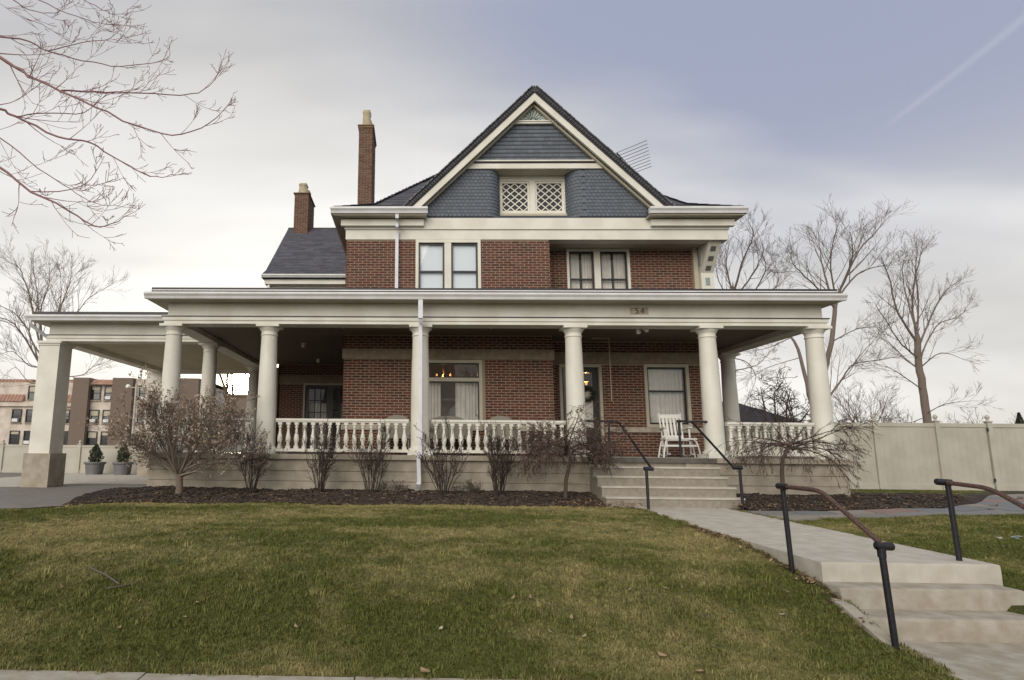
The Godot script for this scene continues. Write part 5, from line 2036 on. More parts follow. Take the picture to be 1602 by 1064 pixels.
func build_planters() -> void:
	var proto: Node3D
	for q in [[-11.68, 23.5, "grey planter with clipped conifer by the fence, left of its twin"], [-10.64, 23.5, "grey planter with clipped conifer nearer the porch, right of its twin"], [-9.74, 23.4, "grey planter half hidden behind the corner of the porch foundation"]]:
		var at := Vector3(q[0], 0.61, -q[1])
		if proto == null:
			R.seed = 91
			proto = thing("potted_conifer", q[2], "planter", at, "grey planters along the fence")
			var p := MB.new()
			p.lathe([Vector2(0.30, 0.0), Vector2(0.345, 0.36), Vector2(0.37, 0.365), Vector2(0.405, 0.405), Vector2(0.405, 0.45), Vector2(0.36, 0.455), Vector2(0.34, 0.40)], 4, Vector3.ZERO, true)
			part("pot", p, M.planter, proto)
			var s := MB.new()
			s.col = Color(0.05, 0.035, 0.025)
			s.lathe([Vector2(0.34, 0.40), Vector2(0.0, 0.41)], 4, Vector3.ZERO, true)
			part("soil", s, M.plain, proto)
			var tk := MB.new()
			tk.col = Color(0.10, 0.07, 0.05)
			tk.rod(Vector3(0, 0.4, 0), Vector3(0, 0.95, 0), 0.018)
			part("stem", tk, M.bark, proto)
			var lf := MB.new()
			for i in 2600:
				var t := R.randf()
				var an := R.randf() * TAU
				var rr := (0.235 * sin(PI * pow(t * 0.9 + 0.08, 0.65)) + 0.01) * sqrt(R.randf_range(0.15, 1.0)) * (1.0 + 0.25 * sin(an * 3.0 + t * 9.0))
				leaf(lf, Vector3(cos(an) * rr, 0.44 + t * 0.66, sin(an) * rr), R.randf_range(0.018, 0.035), Color(0.035, 0.055, 0.03).lerp(Color(0.075, 0.085, 0.05), R.randf()))
			part("foliage", lf, M.leafy, proto, true)
		else:
			var o := proto.duplicate()
			add_child(o, true)
			o.name = "potted_conifer"
			o.position = at
			o.rotation.y = R.randf() * 0.1
			o.set_meta("label", q[2])

func wicker_chair(called: String, label: String, cat: String, at: Vector3, w: float, arch: float) -> void:
	var t := thing(called, label, cat, at, "pale chairs behind the porch rail")
	var m: Material = M.wicker
	var s := MB.new()
	s.box(-w * 0.5, w * 0.5, 0.36, 0.44, -0.28, 0.28)
	s.box(-w * 0.5 + 0.04, w * 0.5 - 0.04, 0.44, 0.50, -0.25, 0.27)
	part("seat", s, m, t)
	var poly := PackedVector2Array([Vector2(-w * 0.5, 0.42), Vector2(w * 0.5, 0.42)])
	for k in 13:
		var a := PI * k / 12.0
		poly.append(Vector2(cos(a) * w * 0.5, 0.68 + sin(a) * arch))
	var b := MB.new()
	b.prism(poly, Transform3D(Basis(Vector3.RIGHT, 0.14) , Vector3(0, 0, -0.22)), -0.03, 0.02)
	part("backrest", b, m, t)
	for sx in [-1, 1]:
		var ar := MB.new()
		ar.box(sx * w * 0.5 - 0.05, sx * w * 0.5 + 0.05, 0.60, 0.655, -0.28, 0.30)
		ar.box(sx * w * 0.5 - 0.035, sx * w * 0.5 + 0.035, 0.40, 0.60, -0.26, 0.28)
		part("armrest", ar, m, t)
		for sz in [-1, 1]:
			var l := MB.new()
			l.rod(Vector3(sx * (w * 0.5 - 0.05), 0, sz * 0.24), Vector3(sx * (w * 0.5 - 0.06), 0.37, sz * 0.22), 0.022)
			part("leg", l, m, t)

func build_porch_things() -> void:
	wicker_chair("porch_chair", "pale round-backed porch chair behind the rail, left of the downpipe", "chair", Vector3(-0.41, FLOOR, -14.75), 0.66, 0.235)
	wicker_chair("porch_settee", "pale wide settee with low arched back below the picture window", "settee", Vector3(0.77, FLOOR, -14.8), 0.98, 0.225)
	wicker_chair("porch_chair", "pale round-backed porch chair behind the rail, right of the picture window", "chair", Vector3(1.97, FLOOR, -14.75), 0.66, 0.235)
	# rocking chair
	var t := thing("rocking_chair", "white slatted wooden rocking chair at the top of the porch steps", "rocking chair", Vector3(5.98, FLOOR, -15.0), "", -0.12)
	for sx in [-1, 1]:
		var p := MB.new()
		p.rod(Vector3(sx * 0.22, 0.06, -0.22), Vector3(sx * 0.225, 0.42, -0.22), 0.02)
		p.rod(Vector3(sx * 0.225, 0.42, -0.22), Vector3(sx * 0.245, 1.02, -0.40), 0.02)
		part("back_post", p, M.white, t)
		var l := MB.new()
		l.rod(Vector3(sx * 0.25, 0.06, 0.24), Vector3(sx * 0.25, 0.64, 0.22), 0.021)
		part("front_leg", l, M.white, t)
		var a := MB.new()
		a.obox(Vector3(sx * 0.265, 0.655, -0.02), Vector3(0.095, 0.022, 0.58), Basis(Vector3.RIGHT, -0.06))
		part("armrest", a, M.white, t)
		var rk := MB.new()
		var pts := PackedVector3Array()
		var rd := PackedFloat32Array()
		for k in 11:
			var z := -0.52 + k * 0.092
			pts.append(Vector3(sx * 0.245, 0.022 + pow(z + 0.06, 2.0) * 0.26, z))
			rd.append(0.021)
		rk.tube(pts, rd, 8, true)
		part("rocker", rk, M.white, t)
		var st := MB.new()
		st.rod(Vector3(sx * 0.24, 0.24, -0.22), Vector3(sx * 0.25, 0.24, 0.23), 0.014)
		part("stretcher", st, M.white, t)
	var top := MB.new()
	top.obox(Vector3(0, 0.945, -0.378), Vector3(0.47, 0.095, 0.022), Basis(Vector3.RIGHT, -0.29))
	part("top_rail", top, M.white, t)
	var lr := MB.new()
	lr.obox(Vector3(0, 0.47, -0.235), Vector3(0.45, 0.05, 0.02), Basis(Vector3.RIGHT, -0.29))
	part("lower_rail", lr, M.white, t)
	for k in 5:
		var sl := MB.new()
		var x := -0.16 + 0.08 * k
		sl.obox(Vector3(x, 0.69, -0.302), Vector3(0.046, 0.46, 0.012), Basis(Vector3.RIGHT, -0.29))
		part("back_slat", sl, M.white, t)
	for k in 6:
		var se := MB.new()
		se.box(-0.24, 0.24, 0.405, 0.425, -0.22 + k * 0.083, -0.148 + k * 0.083)
		part("seat_slat", se, M.white, t)
	var fr := MB.new()
	fr.rod(Vector3(-0.25, 0.24, 0.235), Vector3(0.25, 0.24, 0.235), 0.015)
	fr.box(-0.25, 0.25, 0.37, 0.405, 0.21, 0.235)
	part("front_rail", fr, M.white, t)
	# small white bench table in front of it
	t = thing("footstool", "low white footstool with splayed legs in front of the rocking chair", "footstool", Vector3(5.79, FLOOR, -14.35))
	var tp := MB.new()
	tp.cbox(-0.34, 0.34, 0.385, 0.42, -0.15, 0.15, 0.008)
	part("top", tp, M.white, t)
	for sx in [-1, 1]:
		for sz in [-1, 1]:
			var l := MB.new()
			l.tube(PackedVector3Array([Vector3(sx * 0.40, 0, sz * 0.15), Vector3(sx * 0.365, 0.2, sz * 0.14), Vector3(sx * 0.33, 0.34, sz * 0.12), Vector3(sx * 0.28, 0.385, sz * 0.11)]), PackedFloat32Array([0.017, 0.018, 0.018, 0.018]), 8, true)
			part("leg", l, M.white, t)
	for sz in [-1, 1]:
		var s := MB.new()
		s.box(-0.365, 0.365, 0.235, 0.275, sz * 0.14 - 0.012, sz * 0.14 + 0.012)
		part("stretcher", s, M.white, t)
	# wreath on the door
	t = thing("door_wreath", "dark green wreath hanging on the front door glass", "wreath", Vector3(4.31, 3.03, -16.14))
	R.seed = 66
	var ring := MB.new()
	ring.col = Color(0.03, 0.03, 0.02)
	var pts := PackedVector3Array()
	var rd := PackedFloat32Array()
	for k in 25:
		pts.append(Vector3(cos(TAU * k / 24.0) * 0.16, sin(TAU * k / 24.0) * 0.16, 0)); rd.append(0.03)
	ring.tube(pts, rd, 8)
	part("ring", ring, M.plain, t)
	var lf := MB.new()
	for i in 700:
		var an := R.randf() * TAU
		var rr := 0.16 + R.randfn(0.0, 0.035)
		leaf(lf, Vector3(cos(an) * rr, sin(an) * rr, R.randf_range(-0.01, 0.06)), R.randf_range(0.015, 0.03), Color(0.02, 0.04, 0.018).lerp(Color(0.05, 0.065, 0.035), R.randf()))
	part("foliage", lf, M.leafy, t, true)
	# the long pull rod hanging from the porch ceiling
	t = thing("hanging_rod", "thin pale wooden rod hanging from a bar under the porch ceiling", "rod", Vector3(4.74, 4.355, -15.55))
	var rb := MB.new()
	rb.col = Color(0.45, 0.38, 0.29)
	rb.rod(Vector3(0, -0.01, 0), Vector3(0, -1.55, 0), 0.014)
	part("rod", rb, M.plain, t)
	var bar := MB.new()
	bar.col = Color(0.35, 0.30, 0.24)
	bar.box(-0.42, 0.03, -0.025, 0.0, -0.015, 0.015)
	part("bar", bar, M.plain, t)
	# two lamps burning indoors
	t = thing("chandelier", "small lit brass chandelier seen through the picture window", "chandelier", Vector3(0.78, 3.62, -17.6))
	var ch := MB.new()
	ch.col = Color(0.3, 0.2, 0.08)
	ch.rod(Vector3(0, 0.0, 0), Vector3(0, 0.8, 0), 0.01)
	for k in 3:
		var an := TAU * k / 3.0 + 0.5
		ch.tube(PackedVector3Array([Vector3(0, -0.02, 0), Vector3(cos(an) * 0.12, -0.1, sin(an) * 0.12), Vector3(cos(an) * 0.22, -0.02, sin(an) * 0.22)]), PackedFloat32Array([0.01, 0.01, 0.012]), 6, true)
	part("arms", ch, M.plain, t)
	for k in 3:
		var an := TAU * k / 3.0 + 0.5
		var bl := MB.new()
		bl.lathe([Vector2(0.0, 0.0), Vector2(0.02, 0.015), Vector2(0.022, 0.05), Vector2(0.0, 0.09)], 10, Vector3(cos(an) * 0.22, -0.015, sin(an) * 0.22))
		part("bulb", bl, M.bulb, t)
	lamp(Vector3(0.78, 3.64, -17.6), 0.5)
	t = thing("hall_lantern", "small lit lantern hanging inside the front door", "lantern", Vector3(4.53, 3.38, -17.0))
	var hl := MB.new()
	hl.col = Color(0.25, 0.18, 0.08)
	hl.rod(Vector3(0, 0.08, 0), Vector3(0, 1.1, 0), 0.006)
	hl.lathe([Vector2(0.0, 0.1), Vector2(0.05, 0.07), Vector2(0.055, 0.055)], 8)
	part("lantern_frame", hl, M.plain, t)
	var bb := MB.new()
	bb.lathe([Vector2(0.0, -0.05), Vector2(0.035, -0.02), Vector2(0.035, 0.03), Vector2(0.0, 0.055)], 12)
	part("bulb", bb, M.bulb, t)
	lamp(Vector3(4.53, 3.38, -17.0), 0.35)

func lamp(at: Vector3, e: float) -> void:
	var l := OmniLight3D.new()
	l.name = "lamp_light"
	l.light_color = Color(1, 0.75, 0.48)
	l.light_energy = e
	l.light_size = 0.03
	l.omni_range = 8.0
	l.omni_attenuation = 2.0
	l.shadow_enabled = true
	l.position = at
	add_child(l, true)

func build_antenna() -> void:
	var t := thing("tv_antenna", "thin metal television antenna above the right slope of the roof", "antenna", Vector3(7.0, 8.9, -19.3))
	var near := Vector3(6.31, 10.86, -19.0)
	var far := Vector3(7.6, 10.78, -20.7)
	var ms := MB.new()
	ms.col = Color(0.25, 0.25, 0.27)
	var mid := near.lerp(far, 0.55)
	ms.rod(Vector3(mid.x, 8.6, mid.z), mid + Vector3(0, 0.1, 0), 0.018)
	hp("mast", ms, M.plain, t)
	var bm := MB.new()
	bm.col = Color(0.16, 0.15, 0.16)
	bm.rod(near, far, 0.022)
	bm.rod(near + Vector3(0, 0.045, 0), near.lerp(far, 0.8) + Vector3(0, 0.045, 0), 0.008)
	hp("boom", bm, M.plain, t)
	var dir := Vector3(0.62, 0.0, 0.78)
	var n := 9
	for i in n:
		var p := near.lerp(far, i / float(n - 1) * 0.78)
		var ln := 1.05 - 0.055 * i
		var e := MB.new()
		e.col = Color(0.24, 0.24, 0.27)
		e.rod(p + Vector3(0, 0.02, 0), p + dir * ln + Vector3(0, 0.02, 0), 0.011, 5)
		e.rod(p + Vector3(0, 0.02, 0), p - dir * 0.25 + Vector3(0, 0.02, 0), 0.011, 5)
		hp("element", e, M.plain, t)
	for i in 8:
		var p := near.lerp(far, 0.80 + i * 0.028)
		var e := MB.new()
		e.col = Color(0.30, 0.30, 0.33)
		e.rod(p - Vector3(0, 0.1, 0), p + Vector3(0, 0.12, 0), 0.011, 5)
		hp("element", e, M.plain, t)

# ------------------------------------------------------------------ background
func part_at(called: String, mb: MB, m: Material, parent: Node3D) -> MeshInstance3D:
	return hp(called, mb, m, parent)

func build_background() -> void:
	# apartment block
	var Z := 80.0
	var a := thing("apartment_block", "three storey apartment block with copper mansard and dark brick piers", "building", Vector3(-44.0, 0.6, -Z))
	var w := MB.new()
	w.bd(-72.0, -27.0, 0.2, 9.6, Z + 0.3, Z + 12.0)
	w.bd(-72.0, -43.2, 6.55, 7.15, Z - 0.05, Z + 0.29)
	hp("wall", w, M.apt_wall, a)
	var co := MB.new()
	for q in [[-72.0, -49.7], [-48.0, -43.3], [-33.3, -31.0]]:
		co = MB.new()
		co.along_x(PackedVector2Array([Vector2(Z - 0.25, 7.16), Vector2(Z + 1.6, 10.15), Vector2(Z + 3.0, 10.15), Vector2(Z + 3.0, 7.16)]), q[0], q[1])
		hp("mansard_roof", co, M.copper, a)
	co = MB.new()
	co.along_x(PackedVector2Array([Vector2(Z - 0.35, 9.35), Vector2(Z + 0.4, 10.05), Vector2(Z + 1.0, 10.05), Vector2(Z + 1.0, 9.35)]), -41.15, -37.8)
	var man := hp("window_canopy", co, M.copper, a)
	var seam := MB.new()
	var x := -71.5
	while x < -43.5:
		if x < -49.8 or x > -47.9:
			seam.along_x(PackedVector2Array([Vector2(Z - 0.31, 7.16), Vector2(Z + 1.54, 10.15), Vector2(Z + 1.6, 10.15), Vector2(Z - 0.25, 7.16)]), x, x + 0.05)
		x += 0.45
	part("standing_seams", seam, M.copper, man, true)
	var pr := MB.new()
	pr.bd(-43.25, -41.2, 0.2, 10.2, Z - 0.5, Z + 2.0)
	pr.bd(-38.2, -35.6, 0.2, 10.2, Z - 0.5, Z + 2.0)
	pr.bd(-30.6, -27.2, 0.2, 10.2, Z - 0.5, Z + 12.0)
	hp("brick_pier", pr, M.apt_brick, a)
	var pp := MB.new()
	pp.bd(-72.0, -27.2, 9.601, 10.0, Z + 2.2, Z + 12.0)
	pp.bd(-35.5, -33.4, 9.3, 10.12, Z + 0.1, Z + 1.0)
	hp("parapet", pp, M.apt_wall, a)
	for cx in [-68.9, -66.4, -62.8, -60.3, -56.4, -53.9, -50.5, -48.7, -46.0, -44.3, -40.55, -38.85, -34.4, -32.6]:
		for fy in [[1.75, 3.5], [4.5, 6.2], [7.4, 9.2]]:
			if fy[0] > 7.0 and (cx < -50.0 or (cx > -48.0 and cx < -44.0) ):
				continue
			var f := MB.new()
			f.frame(cx - 0.62, cx + 0.62, fy[0], fy[1], 0.10, Z + 0.16, Z + 0.33)
			f.bd(cx - 0.52, cx + 0.52, (fy[0] + fy[1]) * 0.5 - 0.05, (fy[0] + fy[1]) * 0.5 + 0.05, Z + 0.2, Z + 0.3)
			var wn := hp("window", f, M.dark_metal, a)
			var g := MB.new()
			g.bd(cx - 0.52, cx + 0.52, fy[0] + 0.1, fy[1] - 0.1, Z + 0.27, Z + 0.295)
			part("pane", g, M.dark_glass, wn)
			if R.randf() < 0.5:
				var ac := MB.new()
				ac.bd(cx - 0.35, cx + 0.35, fy[0] + 0.1, fy[0] + 0.5, Z - 0.12, Z + 0.26)
				part("air_conditioner", ac, M.gutter, wn)
			if R.randf() < 0.6:
				var bl := MB.new()
				bl.bd(cx - 0.52, cx + 0.52, lerpf(fy[0], fy[1], R.randf_range(0.5, 0.8)), fy[1] - 0.1, Z + 0.255, Z + 0.268)
				part("blind", bl, M.cream_shade, wn)
			var si := MB.new()
			si.bd(cx - 0.72, cx + 0.72, fy[0] - 0.1, fy[0] - 0.005, Z + 0.08, Z + 0.32)
			part("sill", si, M.sill, wn)
	# low building behind the carport
	var lb := thing("garage_row", "low flat roofed brown building glimpsed behind the carport", "building", Vector3(-36.0, 0.6, -150.0))
	var l := MB.new()
	l.bd(-50.0, -23.0, 0.2, 13.6, 150.0, 166.0)
	hp("wall", l, M.apt_brick, lb)
	var lr := MB.new()
	lr.bd(-50.4, -22.6, 13.601, 14.1, 149.6, 166.4)
	hp("roof", lr, M.stone, lb)
	for q in [-46.5, -42.0, -37.5, -33.0, -28.5]:
		for fy in [3.5, 7.5]:
			var g := MB.new()
			g.bd(q - 1.1, q + 1.1, fy, fy + 2.4, 149.86, 150.05)
			hp("window", g, M.dark_glass, lb)
	# street lamp with two globes
	var sl := thing("street_lamp", "pale street lamp with two white globes in front of the apartment block", "street lamp", Vector3(-17.66, 0.6, -40.0))
	var po := MB.new()
	po.lathe([Vector2(0.14, -0.1), Vector2(0.14, 0.5), Vector2(0.08, 0.6), Vector2(0.07, 4.95), Vector2(0.0, 5.0)], 12)
	part("post", po, M.vinyl, sl)
	var am := MB.new()
	am.rod(Vector3(-0.53, 4.72, 0), Vector3(0.53, 4.72, 0), 0.035)
	part("arm", am, M.vinyl, sl)
	for sx in [-1, 1]:
		var gl := MB.new()
		var prof := []
		for k in 9:
			prof.append(Vector2(sin(PI * k / 8.0) * 0.15 + 0.001, -cos(PI * k / 8.0) * 0.15))
		gl.lathe(prof, 16, Vector3(sx * 0.53, 4.78, 0))
		part("globe", gl, M.white, sl)
	# neighbour's house behind the right side of the porch
	var nb := thing("neighbour_house", "low house with dark slate roof behind the right porch corner", "house", Vector3(15.5, 0.6, -31.0))
	var nr := MB.new()
	nr.col = Color(0.065, 0.065, 0.085)
	nr.prism(PackedVector2Array([Vector2(11.5, 3.85), Vector2(14.7, 3.95), Vector2(18.8, 2.72), Vector2(18.8, 2.58), Vector2(11.5, 2.58)]), Transform3D(), -38.0, -30.0)
	hp("roof", nr, M.shingle, nb)
	var nw := MB.new()
	nw.bd(11.7, 18.4, 0.3, 2.6, 30.4, 37.6)
	hp("wall", nw, M.apt_brick, nb)
	# the house and tree across the street, mirrored in the porch windows
	var oh := thing("house", "cream house across the street, mirrored in the picture window", "house", Vector3(-3.0, 0.0, 27.0))
	var ow := MB.new()
	ow.box(-9.0, 3.0, -0.1, 5.9, 25.0, 34.0)
	part_at("wall", ow, M.apt_wall, oh)
	var orf := MB.new()
	orf.col = Color(0.09, 0.085, 0.085)
	orf.prism(PackedVector2Array([Vector2(23.9, 5.75), Vector2(23.9, 6.0), Vector2(29.5, 9.6), Vector2(35.1, 6.0), Vector2(35.1, 5.75)]), Transform3D(Basis(Vector3(0, 0, 1), Vector3(0, 1, 0), Vector3(-1, 0, 0)), Vector3.ZERO), -3.7, 9.7)
	part_at("roof", orf, M.shingle, oh)
	var og := MB.new()
	og.box(-9.8, 3.8, 5.72, 5.90, 23.75, 23.89)
	part_at("gutter", og, M.gutter, oh)
	for q in [[-7.5, 3.6], [-4.6, 3.6], [-1.6, 3.6], [1.2, 3.6], [-7.5, 0.9], [-4.6, 0.9], [1.2, 0.9]]:
		var wf := MB.new()
		wf.box(q[0] - 0.65, q[0] + 0.65, q[1], q[1] + 1.7, 24.93, 25.02)
		var wn := part_at("window", wf, M.white, oh)
		var wp := MB.new()
		wp.box(q[0] - 0.55, q[0] + 0.55, q[1] + 0.1, q[1] + 1.6, 24.91, 24.925)
		part("pane", wp, M.dark_glass, wn)
	var od := MB.new()
	od.box(-2.15, -1.05, 0.1, 2.3, 24.92, 25.02)
	part_at("door", od, M.dark_wood, oh)
	R.seed = 70
	var PM := {"levels": 3, "wob": 0.16, "up": [0.1, 0.08, 0.05], "ang": 0.6, "ratio": 0.62, "kids": [6, 5, 3], "minr": 0.006}
	wild_tree("bare_tree", "bare tree across the street, mirrored in the picture window", "bare winter trees", Vector3(5.0, 0.0, 23.0), 10.0, 0.2, 9, 0.5, PM, Color(0.13, 0.105, 0.09))
	# conifer tip over the fence at the far right
	R.seed = 71
	var cf := thing("conifer", "dark conifer showing above the fence at the right border", "tree", Vector3(55.0, 0.5, -60.0), "trees behind the fence")
	var ct := MB.new()
	ct.col = Color(0.08, 0.06, 0.045)
	ct.rod(Vector3(0, -0.2, 0), Vector3(0, 4.6, 0), 0.14)
	part("trunk", ct, M.bark, cf)
	var cl := MB.new()
	for i in 5200:
		var t := R.randf()
		var an := R.randf() * TAU
		var rr := (1.0 - t) * 1.9 * sqrt(R.randf()) * (0.75 + 0.25 * sin(an * 5.0 + floor(t * 12.0)))
		leaf(cl, Vector3(cos(an) * rr, 0.6 + t * 4.3 - rr * 0.25, sin(an) * rr), R.randf_range(0.08, 0.16), Color(0.03, 0.04, 0.026).lerp(Color(0.06, 0.062, 0.042), R.randf()))
	part("foliage", cl, M.leafy, cf, true)
	# brushwood line far behind the fence
	R.seed = 72
	var P := {"levels": 2, "wob": 0.22, "up": [0.12, 0.08, 0.05], "ang": 0.7, "ratio": 0.5, "kids": [7, 4], "minr": 0.012}
	var br := MB.new()
	br.col = Color(0.115, 0.09, 0.075)
	for i in 130:
		var bx := R.randf_range(14.0, 70.0)
		var bz := R.randf_range(62.0, 80.0)
		branch(br, Vector3(bx, 0.4, -bz), Vector3(R.randf_range(-0.2, 0.2), 1, 0).normalized(), R.randf_range(3.0, 5.6), 0.05, 0, P)
	for i in 60:
		var bx := R.randf_range(-24.0, 12.0)
		branch(br, Vector3(bx, 0.4, -R.randf_range(84.0, 95.0)), Vector3(R.randf_range(-0.2, 0.2), 1, 0).normalized(), R.randf_range(4.0, 7.0), 0.06, 0, P)
	var bo := part("distant_brushwood", br, M.bark, null)
	bo.set_meta("kind", "stuff")

func build_trees() -> void:
	var limbs_br := [
		[0.042, 0.006, Vector3(-6.09, 6.99, -7.6), Vector3(-5.48, 6.66, -7.53), Vector3(-5.02, 6.35, -7.46), Vector3(-4.54, 6.09, -7.39), Vector3(-4.02, 5.82, -7.31), Vector3(-3.28, 5.46, -7.24), Vector3(-2.73, 5.39, -7.17), Vector3(-2.37, 5.6, -7.1)],
		[0.022, 0.005, Vector3(-4.54, 6.1, -7.4), Vector3(-4.19, 6.19, -7.58), Vector3(-3.68, 6.27, -7.76), Vector3(-3.06, 6.36, -7.94), Vector3(-2.85, 6.64, -8.12), Vector3(-2.8, 7.05, -8.3)],
		[0.026, 0.005, Vector3(-6.53, 7.47, -8), Vector3(-5.95, 7.38, -8.11), Vector3(-5.65, 7.4, -8.23), Vector3(-5.38, 7.3, -8.34), Vector3(-4.91, 7.22, -8.46), Vector3(-4.39, 7.2, -8.57), Vector3(-3.82, 7.36, -8.69), Vector3(-3.78, 7.62, -8.8)],
		[0.014, 0.004, Vector3(-5.09, 7, -7.9), Vector3(-4.46, 6.94, -7.63), Vector3(-4.01, 6.79, -7.37), Vector3(-3.71, 6.71, -7.1)],
		[0.034, 0.005, Vector3(-5.68, 6, -7.2), Vector3(-5.19, 5.76, -7.24), Vector3(-5, 5.67, -7.28), Vector3(-4.47, 5.43, -7.31), Vector3(-4.08, 5.37, -7.35), Vector3(-3.89, 5.26, -7.39), Vector3(-3.56, 5.06, -7.42), Vector3(-3.25, 4.95, -7.46), Vector3(-3.05, 5, -7.5)],
		[0.016, 0.004, Vector3(-4.95, 5.63, -7.2), Vector3(-4.7, 5.78, -7.38), Vector3(-4.31, 5.88, -7.55), Vector3(-4.13, 6.22, -7.72), Vector3(-3.88, 6.41, -7.9)],
		[0.034, 0.005, Vector3(-5.51, 5.13, -7), Vector3(-4.91, 4.86, -6.97), Vector3(-4.49, 4.54, -6.93), Vector3(-4.05, 4.33, -6.9), Vector3(-3.72, 4.12, -6.87), Vector3(-3.52, 4.08, -6.83), Vector3(-3.25, 4.2, -6.8)],
		[0.014, 0.004, Vector3(-4.53, 4.57, -7), Vector3(-4.07, 4.47, -6.77), Vector3(-3.65, 4.44, -6.53), Vector3(-3.4, 4.49, -6.3)],
		[0.018, 0.004, Vector3(-6.12, 6.09, -7.8), Vector3(-5.62, 5.72, -7.9), Vector3(-5.11, 5.33, -8), Vector3(-4.7, 5.07, -8.1), Vector3(-4.38, 4.9, -8.2), Vector3(-4.11, 4.9, -8.3)],
		[0.02, 0.004, Vector3(-6.54, 8.67, -8.2), Vector3(-5.98, 8.5, -8.26), Vector3(-5.59, 8.12, -8.32), Vector3(-5.03, 7.89, -8.38), Vector3(-4.71, 7.81, -8.44), Vector3(-4.26, 7.81, -8.5)],
		[0.016, 0.004, Vector3(-5.71, 8.82, -8.4), Vector3(-5.31, 8.43, -8.45), Vector3(-4.82, 8.14, -8.5), Vector3(-4.54, 8.04, -8.55), Vector3(-4.26, 8.12, -8.6)],
		[0.018, 0.004, Vector3(-6.02, 7.68, -7.5), Vector3(-5.57, 7.63, -7.62), Vector3(-5.33, 7.52, -7.75), Vector3(-5.04, 7.57, -7.88), Vector3(-5, 7.78, -8)],
	]
	var limbs_t3 := [
		[0.24, 0.16, Vector3(29.33, 0.3, -38), Vector3(29.62, 3.18, -38), Vector3(29.58, 5.51, -38), Vector3(29.58, 7.2, -38), Vector3(29.65, 8.35, -38)],
		[0.075, 0.0126, Vector3(29.64, 7.97, -38), Vector3(30.07, 10.79, -38.5), Vector3(31.27, 13.76, -39), Vector3(32.15, 14.54, -39.5)],
		[0.08, 0.0126, Vector3(29.62, 8.16, -38), Vector3(28.22, 9.74, -37.33), Vector3(27.44, 11.87, -36.67), Vector3(26.7, 12.63, -36)],
		[0.07, 0.0126, Vector3(29.65, 7.78, -38), Vector3(31.07, 9.65, -38.67), Vector3(32.58, 11.4, -39.33), Vector3(34.23, 12.4, -40)],
		[0.065, 0.0084, Vector3(29.61, 8.35, -38), Vector3(29.75, 10.59, -37.67), Vector3(29.54, 12.45, -37.33), Vector3(29.55, 13.33, -37)],
		[0.06, 0.0084, Vector3(29.58, 7.2, -38), Vector3(28.12, 7.82, -37.17), Vector3(26.71, 9.15, -36.33), Vector3(25.61, 9.96, -35.5)],
		[0.055, 0.0084, Vector3(29.63, 6.45, -38), Vector3(29.27, 7.3, -38.67), Vector3(28.97, 8.34, -39.33), Vector3(28.92, 8.77, -40)],
		[0.045, 0.0084, Vector3(29.62, 6.64, -38), Vector3(30.29, 7.4, -37.25), Vector3(30.83, 6.93, -36.5)],
		[0.05, 0.0084, Vector3(29.72, 7.21, -38), Vector3(31.53, 9.29, -38.83), Vector3(33.64, 10.06, -39.67), Vector3(35.28, 11.28, -40.5)],
		[0.04, 0.0084, Vector3(29.63, 5.32, -38), Vector3(27.38, 6.31, -37), Vector3(25.71, 6.54, -36)],
		[0.055, 0.0084, Vector3(29.66, 8.73, -38), Vector3(29.89, 10.83, -38.67), Vector3(30.32, 12.83, -39.33), Vector3(31.2, 14.07, -40)],
		[0.035, 0.0063, Vector3(29.45, 3.84, -38), Vector3(29.99, 4.44, -37), Vector3(30.92, 4.55, -36)],
		[0.03, 0.0063, Vector3(29.32, 3.66, -38), Vector3(27.92, 3.36, -37.25), Vector3(26.32, 3.31, -36.5)],
	]
